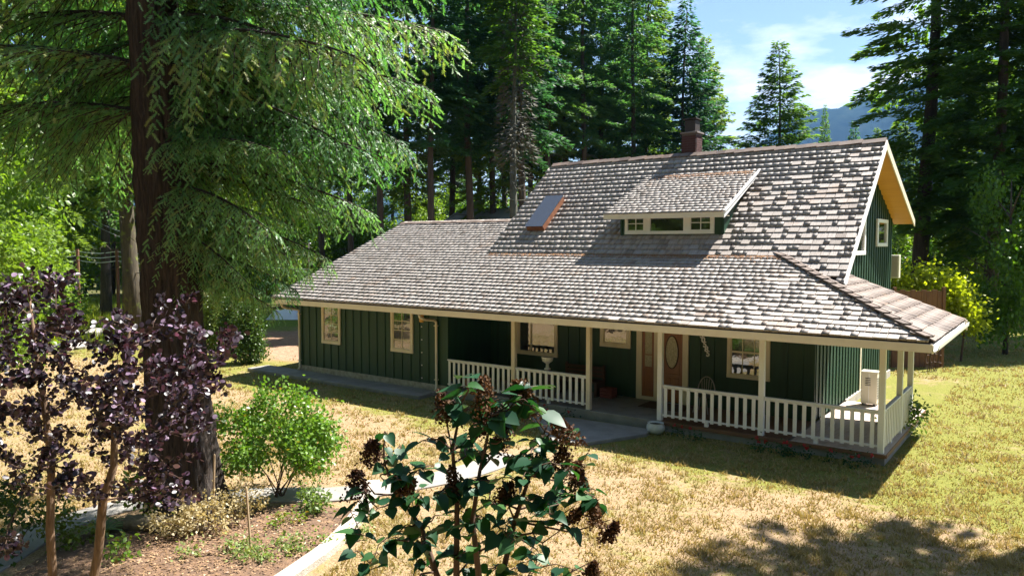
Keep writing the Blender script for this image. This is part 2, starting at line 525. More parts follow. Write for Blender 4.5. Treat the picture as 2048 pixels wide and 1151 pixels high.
# ------------------------------------------------------------------ ground, paths, mountain
g = MB()
N = 6000
g.add([(-N, -N, GZ), (N, -N, GZ), (N, N, GZ), (-N, N, GZ)], [(0, 1, 2, 3)])
tag(g.build('ground', M['ground']), 'dry tan lawn with greener patches around the house', 'lawn', kind='structure')


def ribbon(name, pts, width, z0, z1, mat, label, sub=8, kind='structure', cat=None):
    """a strip of paving with real thickness along a smooth line"""
    P = np.array(pts, float)
    W = np.array(width if hasattr(width, '__len__') else [width] * len(P), float)
    S, Ws = [], []
    n = len(P)
    for i in range(n - 1):
        p0, p1, p2, p3 = P[max(i - 1, 0)], P[i], P[i + 1], P[min(i + 2, n - 1)]
        for k in range(sub):
            u = k / sub
            S.append(0.5 * ((2 * p1) + (-p0 + p2) * u + (2 * p0 - 5 * p1 + 4 * p2 - p3) * u * u + (-p0 + 3 * p1 - 3 * p2 + p3) * u ** 3))
            Ws.append(W[i] * (1 - u) + W[i + 1] * u)
    S.append(P[-1]); Ws.append(W[-1])
    S = np.array(S); Ws = np.array(Ws)
    T = np.gradient(S, axis=0); T /= np.linalg.norm(T, axis=1)[:, None]
    Nn = np.stack([-T[:, 1], T[:, 0]], 1)
    mb = MB()
    L, Rr = S + Nn * Ws[:, None] / 2, S - Nn * Ws[:, None] / 2
    k = len(S)
    vs = [(*p, z1) for p in L] + [(*p, z1) for p in Rr] + [(*p, z0) for p in L] + [(*p, z0) for p in Rr]
    fs = []
    for i in range(k - 1):
        fs += [(i, i + 1, k + i + 1, k + i), (2 * k + i, 2 * k + i + 1, i + 1, i), (k + i, k + i + 1, 3 * k + i + 1, 3 * k + i)]
    fs += [(0, k, 3 * k, 2 * k), (k - 1, 3 * k - 1, 4 * k - 1, 2 * k - 1)]
    mb.add(vs, fs)
    ob = mb.build(name, mat, bevel=0.01)
    return tag(ob, label, cat, kind=kind)


sw = MB(); sw.box(-21.9, -12.95, -1.0, -0.06, GZ - 0.1, -0.13)
tag(sw.build('pavement', M['concrete'], bevel=0.015), 'grey concrete walk along the left wing wall', 'pavement', kind='structure')
sl_ = MB(); sl_.prism([(-9.0, -0.62, GZ - 0.1), (-5.3, -0.42, GZ - 0.1), (-5.2, -0.9, GZ - 0.1), (-6.0, -2.6, GZ - 0.1), (-6.7, -2.9, GZ - 0.1), (-7.4, -2.3, GZ - 0.1), (-8.4, -1.3, GZ - 0.1)], (0, 0, 0.19))
tag(sl_.build('pavement', M['concrete'], bevel=0.015), 'concrete entrance slab in front of the porch opening', 'pavement', kind='structure')
ribbon('path', [(-6.9, -4.3), (-7.0, -6.2), (-7.9, -8.3), (-9.3, -9.5), (-10.6, -11.0), (-10.6, -12.4), (-9.9, -13.6), (-9.0, -15.0)], [0.8, 0.8, 0.8, 0.8, 0.7, 0.7, 0.8, 0.9], GZ - 0.1, GZ + 0.035, M['concrete'], 'pale concrete garden path curving behind the big fir')
bed = MB()
bp = [(-5.7, -11.2), (-6.3, -9.9), (-7.0, -8.9), (-7.9, -9.0), (-9.2, -10.2), (-10.0, -11.2), (-10.0, -12.2), (-9.4, -13.2), (-8.4, -14.6), (-6.0, -15.0), (-5.2, -12.6)]
nb_ = len(bp)
ctr = np.mean(bp, axis=0)
vs = [(*ctr, GZ + 0.10)] + [(*(ctr + (np.array(p) - ctr) * 0.75), GZ + 0.07) for p in bp] + [(*p, GZ + 0.004) for p in bp]
bed.add(vs, [(0, 1 + i, 1 + (i + 1) % nb_) for i in range(nb_)] + [(1 + i, 1 + nb_ + i, 1 + nb_ + (i + 1) % nb_, 1 + (i + 1) % nb_) for i in range(nb_)])
tag(bed.build('garden_bed', M['mulch'], smooth=True), 'reddish brown mulch bed around the foot of the big fir', 'garden bed', kind='structure')
ribbon('garden_kerb', [ground(480, 9.8)[:2], ground(545, 10.4)[:2], ground(600, 11.0)[:2], ground(652, 11.7)[:2], ground(698, 12.7)[:2], ground(733, 13.9)[:2], ground(742, 14.9)[:2]], 0.27, GZ - 0.1, GZ + 0.12, M['pale_concrete'], 'curved pale concrete kerb edging the mulch bed', cat='kerb')

# mountain behind the trees on the right
mv, mf = [], []
nx, ny = 170, 30
for j in range(ny):
    for i in range(nx):
        a = R(-38 + 76 * i / (nx - 1))              # bearing from straight ahead
        d = 2600 + 1500 * j / (ny - 1)
        prof = float(np.interp(math.degrees(a), [-38, -20, 0, 12, 16, 20.5, 25, 30, 38], [190, 230, 200, 250, 350, 548, 622, 690, 640]))
        k = math.sin(min(1, j / (ny * 0.62)) * math.pi / 2) if j < ny * 0.62 else 1 - 0.4 * (j - ny * 0.62) / (ny * 0.38)
        z = prof * k * (1 + 0.022 * math.sin(i * 0.31 + j * 0.35) + 0.012 * math.sin(i * 1.1 - j * 0.8)) + 22 * math.sin(i * .5) * math.sin(j * 1.1) * (1 - k) - 25 * (1 - k) + rng.uniform(-5, 5)
        dirv = np.array([-math.sin(PSI - a), math.cos(PSI - a)])
        p = CAM[:2] + dirv * d
        mv.append((p[0], p[1], z))
for j in range(ny - 1):
    for i in range(nx - 1):
        q = j * nx + i
        mf.append((q, q + 1, q + nx + 1, q + nx))
mo = link('mountain', np_mesh('mountain', mv, mf, M['mountain'], smooth=True))
tag(mo, 'blue hazy forested mountain beyond the trees', 'mountain', kind='structure')
# ------------------------------------------------------------------ house
house = tag(empty('house', (-9, 5, 0)), 'dark green board and batten house with weathered shake roof and white railed porch', 'house')
HI = Matrix.Translation((9, -5, 0))          # parts are written in world coordinates


def part(mb, name, mat, parent=None, **k):
    ob = mb.build(name, mat, None, **k)
    par = parent or house
    ob.parent = par
    ob.matrix_parent_inverse = par_inv(par)
    return ob


_inv = {}


def par_inv(p):
    if p is house: return HI
    return Matrix.Identity(4)                 # parts of the house already sit at the world origin


def attach(ob, parent):
    ob.parent = parent
    ob.matrix_parent_inverse = par_inv(parent)
    return ob


unit = MB(); unit.box(-0.5, 0.5, -0.5, 0.5, -0.5, 0.5)
unit_cube = {}


def piece(name, mat, parent, x0, x1, y0, y1, z0, z1, rot=None):
    """one board: shares the unit block's mesh with all boards of its material"""
    if mat.name not in unit_cube: unit_cube[mat.name] = unit.mesh('board', mat)
    ob = link(name, unit_cube[mat.name])
    ob.location = ((x0 + x1) / 2, (y0 + y1) / 2, (z0 + z1) / 2)
    ob.scale = (x1 - x0, y1 - y0, z1 - z0)
    if rot: ob.rotation_euler = rot
    return attach(ob, parent)


S1, S2, SU, SD = 0.42, 0.385, 0.835, 0.47
zl = lambda y: 2.62 + S1 * (y + 0.85)         # lower front roof
zs = lambda x: 2.62 + S2 * (1.03 - x)         # side porch roof
zu = lambda y: 4.28 + SU * (y - 3.03)         # main roof
zd = lambda y: 5.53 + SD * (y - 3.23)         # dormer roof
RY, RZ = 7.1, zu(7.1)
SR = (RZ - 5.45) / 5.45                       # shallower rear slope

# walls
mb = MB(); mb.box(-20.05, -12.6, 0, 0.16, 0.06, 2.85)
wall_front = part(mb, 'wall', M['green'])
mb = MB(); mb.prism([(-20.05, 0.165, 0.06), (-20.05, 11.9, 0.06), (-20.05, 11.9, 2.75), (-20.05, 5.95, 5.30), (-20.05, 0.165, 2.92)], (0.15, 0, 0))
part(mb, 'wall', M['green'])
mb = MB(); mb.prism([(-12.76, 0.165, 0.06), (-12.76, 2.195, 0.06), (-12.76, 2.195, 3.65), (-12.76, 0.165, 2.80)], (0.16, 0, 0))
part(mb, 'wall', M['green'])
mb = MB(); mb.box(-12.755, -2.155, 2.2, 2.36, 0.0, 3.75)
wall_porch = part(mb, 'wall', M['green'])
mb = MB(); mb.prism([(-2.0, 2.2, 0.0), (-2.0, 12.3, 0.0), (-2.0, 12.3, RZ - SR * 5.2 - 0.14), (-2.0, RY, RZ - 0.14), (-2.0, 2.2, zu(2.2) - 0.14)], (-0.15, 0, 0))
wall_side = part(mb, 'wall', M['green'])
mb = MB(); mb.prism([(-13.0, 3.4, zu(3.4) - 0.14), (-13.0, 11.9, 3.0), (-13.0, 11.9, RZ - SR * 4.8 - 0.14), (-13.0, RY, RZ - 0.14)], (0.15, 0, 0))
part(mb, 'wall', M['green'])
mb = MB(); mb.box(-19.9, -2.15, 11.9, 12.05, 0.0, 3.0)
part(mb, 'wall', M['green'])
for x in np.arange(-19.85, -12.6, 0.40):
    if any(a - 0.12 < x < b2 + 0.12 for a, b2 in ((-18.70, -17.68), (-15.13, -14.11))):
        piece('batten', M['green'], wall_front, x - 0.025, x + 0.025, -0.028, 0.0, 0.06, 0.97)
        continue
    piece('batten', M['green'], wall_front, x - 0.025, x + 0.025, -0.028, 0.0, 0.06, 2.7)
piece('corner_board', M['green'], wall_front, -12.70, -12.58, -0.032, 0.0, 0.06, 2.7)
for x in np.arange(-12.3, -2.1, 0.40):
    if any(a - 0.1 < x < b2 + 0.1 for a, b2 in ((-11.5, -9.85), (-8.32, -7.25), (-7.08, -5.42), (-4.33, -3.12))):
        continue
    piece('batten', M['green'], wall_porch, x - 0.025, x + 0.025, 2.172, 2.2, 0.0, 3.6)
piece('corner_board', M['green'], wall_porch, -2.16, -1.975, 2.165, 2.2, 0.0, 3.4)
for y in np.arange(2.32, 12.2, 0.36):
    top = min(zu(y), RZ - SR * max(0, y - RY)) - 0.16
    piece('batten', M['green'], wall_side, -2.0, -1.97, y - 0.026, y + 0.026, 0.0, top)
piece('trim_board', M['trim'], wall_side, -1.998, -1.955, 7.38, 7.52, 0.0, 2.9)
piece('trim_board', M['white'], wall_side, -1.998, -1.95, 7.55, 12.2, 2.55, 2.72)

# foundation
mb = MB(); mb.box(-20.07, -12.62, -0.025, 0.15, GZ - 0.2, 0.058)
part(mb, 'foundation', M['foundation'])
mb = MB(); mb.box(-20.06, -2.0, 11.7, 12.0, GZ - 0.2, -0.002); mb.box(-20.06, -19.92, 0.2, 11.7, GZ - 0.2, 0.058)
part(mb, 'foundation', M['foundation'])
mb = MB(); mb.box(-2.1, -1.93, 5.6, 12.3, GZ - 0.2, -0.002)
part(mb, 'foundation', M['pale_concrete'])

# porch floor
mb = MB(); mb.box(-12.6, -5.32, -0.13, 2.2, GZ - 0.2, -0.004)
part(mb, 'porch_slab', M['concrete'], bevel=0.012)
mb = MB(); mb.box(-5.315, 0.10, -0.10, 2.2, GZ - 0.2, -0.05); mb.box(-1.99, 0.10, 2.202, 5.5, GZ - 0.2, -0.05)
deck = part(mb, 'deck', M['concrete'])
piece('rim_board', M['deck'], deck, -5.31, 0.115, -0.145, -0.105, -0.085, -0.003)
piece('rim_board', M['deck'], deck, 0.102, 0.14, -0.10, 5.5, -0.085, -0.003)
for y in np.arange(-0.10, 2.15, 0.145):
    piece('deck_board', M['deck'], deck, -5.31, -2.06, y + 0.004, y + 0.141, -0.035, 0.0)
mdeck2 = mat_plain('sunlit_pale_deck_boards', (0.60, 0.50, 0.42), (0.46, 0.36, 0.29), 0.7, (20, 3, 3))  # brown boards; paleness of the sunlit floor is put into their colour
for x in np.arange(-2.05, 0.05, 0.145):
    piece('deck_board', mdeck2, deck, x + 0.004, x + 0.141, -0.10 if x > -1.99 else 2.2, 5.5, -0.036, 0.001) if x > -1.99 else piece('deck_board', M['deck'], deck, x + 0.004, x + 0.06, -0.10, 2.19, -0.036, 0.001)

# porch posts, railing
for x in (0.0, -2.63, -5.27, -7.42, -10.0):
    piece('porch_post', M['trim'] if x < -6 else M['white'], house, x - 0.062, x + 0.062, -0.062, 0.062, -0.16 if x in (0.0, -2.63, -5.27) else -0.01, 2.42)
for y in (2.18, 3.68):
    piece('porch_post', M['white'], house, -0.062, 0.062, y - 0.062, y + 0.062, 0.0, 2.55)


def railing(a, b, n, axis):
    mb = MB()
    for z0, z1, ww in ((0.895, 0.935, 0.05), (0.845, 0.8955, 0.022)):
        if axis == 'x': mb.box(a, b, -ww, ww, z0, z1)
        else: mb.box(-ww, ww, a, b, z0, z1)
    r = part(mb, 'porch_railing', M['white'], bevel=0.004)
    if axis == 'x': piece('bottom_rail', M['white'], r, a, b, -0.035, 0.035, 0.125, 0.165)
    else: piece('bottom_rail', M['white'], r, -0.035, 0.035, a, b, 0.125, 0.165)
    L = b - a
    for i in range(n):
        c = a + L * (i + 0.5) / n
        if axis == 'x': piece('baluster', M['white'], r, c - 0.043, c + 0.043, -0.058, -0.037, 0.10, 0.885)
        else: piece('baluster', M['white'], r, 0.037, 0.058, c - 0.043, c + 0.043, 0.10, 0.885)
    c = a + L * 0.48
    if axis == 'x': piece('foot_block', M['white'], r, c - 0.045, c + 0.045, -0.04, 0.04, -0.003 if a < -6 else 0.002, 0.124)
    else: piece('foot_block', M['white'], r, -0.04, 0.04, c - 0.045, c + 0.045, 0.002, 0.124)


for a, b2, n in ((-12.6, -10.07, 13), (-9.93, -7.49, 12), (-5.20, -2.70, 12), (-2.56, -0.07, 12)):
    railing(a, b2, n, 'x')
railing(0.07, 2.11, 10, 'y')
railing(2.25, 3.61, 7, 'y')

# roofs: underlay slabs
TH = 0.10
mb = MB()
mb.prism([(-20.45, -0.85, 2.585), (1.03, -0.85, 2.585), (-3.2, 3.03, zl(3.03) - .035), (-13.1, 3.03, zl(3.03) - .035), (-13.1, 5.95, zl(5.95) - .035), (-20.45, 5.95, zl(5.95) - .035)], (0, 0, -TH))
mb.prism([(-20.45, 5.96, zl(5.95) - .035), (-13.1, 5.96, zl(5.95) - .035), (-13.1, 12.4, zl(5.95) - .035 - 2.7), (-20.45, 12.4, zl(5.95) - .035 - 2.7)], (0, 0, -TH))
roof_low = part(mb, 'roof', M['underlay'])
mb = MB()
mb.prism([(1.028, -0.84, 2.585), (1.028, 4.78, 2.585), (-1.96, 4.78, zs(-1.96) - .035), (-1.96, 1.9, zs(-1.96) - .035)], (0, 0, -TH))
roof_side = part(mb, 'roof', M['underlay'])
mb = MB()
mb.prism([(-13.3, 3.0, zu(3.0) - .03), (-3.2, 3.0, zu(3.0) - .03), (-1.35, 2.2, zu(2.2) - .03), (-1.35, RY, RZ - .03), (-13.3, RY, RZ - .03)], (0, 0, -TH))
mb.prism([(-13.3, RY + .005, RZ - .03), (-1.35, RY + .005, RZ - .03), (-1.35, 12.55, RZ - .03 - SR * 5.445), (-13.3, 12.55, RZ - .03 - SR * 5.445)], (0, 0, -TH))
roof_main = part(mb, 'roof', M['underlay'])
mb = MB()
mb.prism([(-8.78, 3.23, 5.50), (-4.86, 3.23, 5.50), (-4.86, 6.25, zd(6.25) - .03), (-8.78, 6.25, zd(6.25) - .03)], (0, 0, -0.07))
roof_dorm = part(mb, 'roof', M['underlay'])

# shakes
sk = MB()
sk.add([(-.5, 0, 0.0), (.5, 0, 0.0), (.5, 1, 0.0), (-.5, 1, 0.0), (-.5, 0, 1.0), (.5, 0, 1.0), (.5, 1, 0.25), (-.5, 1, 0.25)],
       [(0, 3, 2, 1), (4, 5, 6, 7), (0, 1, 5, 4), (1, 2, 6, 5), (2, 3, 7, 6), (3, 0, 4, 7)])
UV_ = np.array(sk.v); UF_ = np.array(sk.f)
shake_me = {k: sk.mesh('shake', M[k]) for k in ('shake', 'shake_side')}
shakes = []                                    # (matrix 3x4, roof part, material)


def clip_row(poly, v):
    """u-range of a convex polygon at height v"""
    us = []
    for (u0, v0), (u1, v1) in zip(poly, poly[1:] + poly[:1]):
        if (v0 - v) * (v1 - v) <= 0 and v0 != v1:
            us.append(u0 + (u1 - u0) * (v - v0) / (v1 - v0))
    return (min(us), max(us)) if len(us) >= 2 else None


def lay_shakes(O, U, Vv, polys, expo, wmin, wmax, thick, roof, mat, first_thick=None):
    O, U, Vv = np.array(O, float), np.array(U, float), np.array(Vv, float)
    U /= np.linalg.norm(U); Vv /= np.linalg.norm(Vv)
    Nn = np.cross(U, Vv)
    if Nn[2] < 0: Nn = -Nn
    vmax = max(v for p in polys for _, v in p)
    vmin = min(v for p in polys for _, v in p)
    k = 0
    v = vmin - 0.04
    while v < vmax - 0.04:
        e = expo * rng.uniform(0.94, 1.06)
        for poly in polys:
            rgn = clip_row(poly, min(max(v + 0.5 * e, vmin + 0.01), vmax - 0.01))
            if not rgn: continue
            u = rgn[0] - rng.uniform(0, .08)
            while u < rgn[1] - 0.02:
                wd = rng.uniform(wmin, wmax)
                if u + wd > rgn[1] + 0.05: wd = rgn[1] + 0.03 - u
                if wd > 0.05:
                    jit = rng.uniform(-.009, .009)
                    th = thick * rng.uniform(0.90, 1.14)
                    ln = e * 1.32
                    rot = rng.uniform(-.02, .02)
                    uu = U * math.cos(rot) + Vv * math.sin(rot)
                    vv = Vv * math.cos(rot) - U * math.sin(rot)
                    p = O + U * (u + wd / 2) + Vv * (v + jit) + Nn * 0.004
                    shakes.append((np.column_stack([uu * (wd - rng.uniform(.006, .018)), vv * ln, Nn * th, p]), roof, mat))
                u += wd
        v += e
        k += 1


q1 = math.hypot(1, S1); qu = math.hypot(1, SU); q2 = math.hypot(1, S2); qd = math.hypot(1, SD)
vy = lambda y: (y + .85) * q1
lay_shakes((0, -.85, 2.62), (1, 0, 0), (0, 1, S1), [[(-20.45, 0), (1.03, 0), (-3.2, vy(3.06)), (-20.45, vy(3.06))], [(-20.45, vy(3.06)), (-13.2, vy(3.06)), (-13.2, vy(5.95)), (-20.45, vy(5.95))]], 0.235, 0.12, 0.29, 0.047, roof_low, 'shake')
vu = lambda y: (y - 2.2) * qu
lay_shakes((0, 2.2, zu(2.2)), (1, 0, 0), (0, 1, SU), [[(-13.32, vu(3.0)), (-3.2, vu(3.0)), (-1.37, vu(2.2)), (-1.37, vu(RY)), (-13.32, vu(RY))]], 0.255, 0.12, 0.31, 0.050, roof_main, 'shake')
lay_shakes((0, 3.23, 5.53), (1, 0, 0), (0, 1, SD), [[(-8.78, 0), (-4.92, 0), (-4.92, 3.0 * qd), (-8.78, 3.0 * qd)]], 0.20, 0.13, 0.29, 0.038, roof_dorm, 'shake')
# the side slope: its eave runs along y; the upslope direction is -x
lay_shakes((1.03, 0, 2.62), (0, 1, 0), (-1, 0, S2), [[(-.80, 0), (4.84, 0), (4.84, 2.99 * q2), (1.95, 2.99 * q2)]], 0.36, 0.20, 0.42, 0.03, roof_side, 'shake_side')
cc = np.array([-0.5, -2, 4.0])
dist = []
for mt, rf, mn in shakes:
    p = mt[:, 3]
    d = p - CAM
    z = d @ FW
    px = abs((d @ RT) / z)
    area = abs(np.dot(np.cross(mt[:, 0], mt[:, 1]), d)) / z ** 3
    dist.append(-area if px < 0.7 else 0)
order = np.argsort(dist)
single = set(order[:262].tolist())
groups = {}
for i, (mt, rf, mn) in enumerate(shakes):
    if i in single:
        ob = link('shake', shake_me[mn])
        ob.parent = rf
        X = Matrix.Identity(4)
        for a in range(3):
            for c_ in range(4): X[a][c_] = mt[a, c_]
        ob.matrix_basis = X
    else:
        groups.setdefault((rf.name, mn), [rf, []])[1].append(mt)
for (rn, mn), (rf, mts) in groups.items():
    A = np.array(mts)
    Vw = np.einsum('nij,kj->nki', A[:, :, :3], UV_) + A[:, None, :, 3]
    Fw = (UF_[None] + (np.arange(len(A)) * 8)[:, None, None]).reshape(-1, 4)
    me = np_mesh('shakes', Vw.reshape(-1, 3), Fw, M[mn], np.repeat(rng.random(len(A)), 6))
    ob = link('shakes', me, rf)
    ob['kind'] = 'stuff'

# rusty needle litter caught where the two slopes meet and above the dormer
nlit = 2600
ux = np.where(rng.random(nlit) < .72, rng.uniform(-13.2, -2.9, nlit), rng.uniform(-8.6, -5.0, nlit))
top_ = ux * 0 + (np.arange(nlit) > nlit * .8)
yy = np.where(top_ > 0, 6.08 - np.abs(rng.normal(0, .16, nlit)), 3.0 - np.abs(rng.normal(0, .13, nlit)))
ux = np.where(top_ > 0, rng.uniform(-8.4, -5.0, nlit), ux)
zz_ = np.where(top_ > 0, 5.53 + SD * (yy - 3.23), 2.62 + S1 * (yy + .85)) + .052
C3 = np.stack([ux, yy, zz_], 1)
an = rng.uniform(0, 6.28, nlit)
dv_ = np.stack([np.cos(an), np.sin(an), np.sin(an) * .42], 1) * rng.uniform(.02, .05, nlit)[:, None]
sv_ = np.stack([-np.sin(an), np.cos(an), np.cos(an) * .42], 1) * .012
Vn = np.stack([C3 - dv_ - sv_, C3 - dv_ + sv_, C3 + dv_ + np.array([0, 0, .012])], 1).reshape(-1, 3)
mlit = mat_plain('rusty_needles', (0.32, 0.16, 0.06), (0.20, 0.09, 0.04), 0.9)
attach(link('needle_litter', np_mesh('needle_litter', Vn, np.arange(3 * nlit).reshape(-1, 3), mlit)), roof_low)['kind'] = 'stuff'

# hip and ridge caps: one board pair each
P0, P1 = Vector((1.05, -0.87, 2.665)), Vector((-3.2, 3.03, 4.30))
nh = 18
hd = (P1 - P0) / nh
for i in range(nh):
    mb = MB()
    a = P0 + hd * (i - 0.05)
    e = P0 + hd * (i + 1.25)
    s1v = Vector((0.1, 1, 0.0)).normalized() * 0.0
    for wing in (0, 1):
        side = Vector((-1, 0, 0)) if wing == 0 else Vector((0, 1, 0))
        drop = 0.0
        side = side * (0.15 if wing == 0 else 0.20)
        off = Vector((0, 0, 0.035 + 0.012 * wing))
        lift = Vector((0, 0, 0.02))
        q = [a + off + lift, a + off + lift + side, e + off * 0.5 + side, e + off * 0.5]
        mb.prism(q, (0, 0, 0.03))
    part(mb, 'hip_cap', M['shake_side'] if i % 3 else M['shake_side'], roof_side)
capm = MB(); capm.prism([(-.2, -.17, -.10), (.2, -.17, -.10), (.2, 0, .03), (-.2, 0, .03)], (0, -.01, .028)); capm.prism([(-.2, .003, .03), (.2, .003, .03), (.2, .17, -.07), (-.2, .17, -.07)], (0, .01, .028))
cap_me = capm.mesh('ridge_cap', M['shake_side'])
for i, x in enumerate(np.arange(-13.2, -1.4, 0.33)):
    ob = link('ridge_cap', cap_me)
    ob.location = (x + 0.12, RY, RZ + 0.02 + 0.012 * (i % 2) + rng.uniform(-.006, .012))
    ob.rotation_euler = (0, R(-3), rng.uniform(-.03, .03))
    attach(ob, roof_main)
for i, x in enumerate(np.arange(-20.4, -13.3, 0.36)):
    ob = link('ridge_cap', cap_me)
    ob.location = (x + 0.12, 5.95, zl(5.95) + 0.03 + 0.012 * (i % 2))
    ob.scale = (1, 1, 0.6)
    attach(ob, roof_low)

# fascias, gutters, barge boards, soffits
mb = MB(); mb.box(-20.47, 1.05, -0.90, -0.865, 2.40, 2.575)
part(mb, 'fascia', M['trim'], bevel=0.004)
mb = MB(); mb.box(-20.46, 1.0, -0.862, 0.0, 2.44, 2.462)
part(mb, 'soffit', M['deck'])
mb = MB(); mb.box(-12.58, -0.1, 0.09, 2.19, 2.50, 2.52)
part(mb, 'porch_ceiling', M['darkwood'])
mb = MB(); mb.box(-12.6, 0.07, -0.07, 0.07, 2.425, 2.437); mb.box(-12.55, 0.06, -0.055, 0.055, 2.464, 2.60)
part(mb, 'porch_beam', M['trim'])
gut = MB()
for y0, y1 in ((-0.86, 4.76),):
    gut.prism([(1.056, y0, 2.56), (1.056, y0, 2.42), (1.10, y0, 2.40), (1.16, y0, 2.47), (1.17, y0, 2.56), (1.155, y0, 2.56), (1.14, y0, 2.48), (1.09, y0, 2.43), (1.07, y0, 2.44), (1.07, y0, 2.56)], (0, y1 - y0, 0))
part(gut, 'gutter', M['white'])
mb = MB(); mb.box(1.03, 1.052, -0.86, 4.79, 2.38, 2.56)
part(mb, 'fascia', M['trim'])
mb = MB(); mb.prism([(1.12, 4.80, 2.60), (1.12, 4.80, 2.34), (0.98, 4.80, 2.42), (-2.0, 4.80, zs(-2) - 0.24), (-2.0, 4.80, zs(-2) - 0.06)], (0, 0.035, 0))
part(mb, 'barge_board', M['trim'])
for x in (-1.35, -13.32):
    mb = MB()
    o1 = -0.005 if x > -5 else -0.03
    mb.prism([(x, RY, RZ + 0.02), (x, 2.2 if x > -5 else 3.0, zu(2.2 if x > -5 else 3.0) + 0.02), (x, 2.2 if x > -5 else 3.0, zu(2.2 if x > -5 else 3.0) - 0.22), (x, RY, RZ - 0.25)], (0.035, 0, 0))
    part(mb, 'barge_board', M['white'], bevel=0.004)
    mb = MB()
    mb.prism([(x, RY + .003, RZ + 0.02), (x, 12.6, RZ - SR * 5.5 + 0.02), (x, 12.6, RZ - SR * 5.5 - 0.22), (x, RY + .003, RZ - 0.25)], (0.035, 0, 0))
    part(mb, 'barge_board', M['trim'], bevel=0.004)
for y0, y1 in ((2.3, RY), (RY + .01, 12.55)):
    f_ = (lambda y: zu(y)) if y1 == RY else (lambda y: RZ - SR * (y - RY))
    mb = MB(); mb.prism([(-1.355, y0, f_(y0) - .136), (-2.0, y0, f_(y0) - .136), (-2.0, y1, f_(y1) - .136), (-1.355, y1, f_(y1) - .136)], (0, 0, -0.012))
    part(mb, 'soffit', M['soffit'])
mb = MB(); mb.prism([(-20.45, -0.86, 2.60), (-20.45, 5.95, zl(5.95)), (-20.45, 5.95, zl(5.95) - .22), (-20.45, -0.86, 2.40)], (-0.03, 0, 0))
part(mb, 'barge_board', M['trim'])

# downspouts
for x in (-19.93, -13.04):
    mb = MB()
    mb.tube([(x - 0.02, -0.84, 2.40), (x - 0.02, -0.80, 2.30), (x, -0.62, 2.22), (x, -0.18, 2.16), (x, -0.075, 2.10), (x, -0.075, 1.9), (x, -0.075, -0.02), (x + 0.02, -0.16, -0.10)], 0.042, 10)
    d_ = part(mb, 'downspout', M['trim'], smooth=True)
    piece('bracket', M['trim'], d_, x - 0.06, x + 0.06, -0.125, -0.029, 1.96, 1.99)
    piece('bracket', M['trim'], d_, x - 0.06, x + 0.06, -0.125, -0.029, 0.22, 0.25)
# row of bolt heads on the wing wall
for z in (0.21, 0.63, 1.05, 1.47, 1.89):
    piece('bolt_head', M['white'], wall_front, -13.755, -13.72, -0.02, 0.002, z - 0.017, z + 0.017)
# lamp under the eave
mb = MB(); mb.lathe([(0.09, 0), (0.10, 0.02), (0.03, 0.04)], (-13.65, -0.10, 2.27)); mb.lathe([(0.05, -0.22), (0.075, -0.20), (0.08, -0.05), (0.03, 0.0)], (-13.65, -0.10, 2.27))
part(mb, 'eave_lamp', M['brass'], smooth=True)


# windows on walls that face the lawn (normal -y)
def window(x0, x1, z0, z1, y, cols=2, rows=4, fw=0.10, panes=1, trim='trim', grid=True, ny=-1):
    mb = MB()
    ya, yb = y - 0.055, y + 0.0
    mb.box(x0, x0 + fw, ya, yb, z0 + fw, z1 - fw); mb.box(x1 - fw, x1, ya, yb, z0 + fw, z1 - fw)
    mb.box(x0 - .005, x1 + .005, ya - .006, yb, z0, z0 + fw); mb.box(x0 - .005, x1 + .005, ya - .003, yb, z1 - fw, z1)
    wdw = part(mb, 'window', M[trim], bevel=0.004)
    mb = MB(); mb.box(x0 + fw, x1 - fw, y - 0.012, y - 0.004, z0 + fw, z1 - fw)
    part(mb, 'pane', M['glass'], wdw)
    iw0, iw1, iz0, iz1 = x0 + fw, x1 - fw, z0 + fw, z1 - fw
    sb = MB(); s_ = 0.028
    sb.box(iw0, iw0 + s_, y - .03, y - .013, iz0, iz1); sb.box(iw1 - s_, iw1, y - .03, y - .013, iz0, iz1)
    sb.box(iw0 + s_, iw1 - s_, y - .03, y - .013, iz0, iz0 + s_); sb.box(iw0 + s_, iw1 - s_, y - .03, y - .013, iz1 - s_, iz1)
    part(sb, 'sash', M[trim], wdw)
    if grid:
        for i in range(1, cols):
            c = iw0 + (iw1 - iw0) * i / cols
            piece('muntin', M[trim], wdw, c - .011, c + .011, y - .024, y - .0125, iz0 + s_, iz1 - s_)
        for j in range(1, rows):
            c = iz0 + (iz1 - iz0) * j / rows
            piece('muntin', M[trim], wdw, iw0 + s_, iw1 - s_, y - .0265, y - .0122, c - .011, c + .011)
    return wdw


window(-18.69, -17.68, 0.98, 2.44, 0.0, 2, 4)
window(-15.13, -14.11, 0.98, 2.44, 0.0, 2, 4)
w3 = window(-11.48, -9.87, 0.96, 2.30, 2.2, 2, 1, grid=False)
piece('mullion', M['trim'], w3, -10.93, -10.88, 2.16, 2.19, 1.06, 2.2)
window(-8.31, -7.27, 1.46, 2.30, 2.2, grid=False, fw=0.12)
w5 = window(-4.30, -3.13, 0.92, 2.30, 2.2, 3, 1)
piece('muntin', M['trim'], w5, -4.18, -3.25, 2.15, 2.1855, 1.62, 1.67)

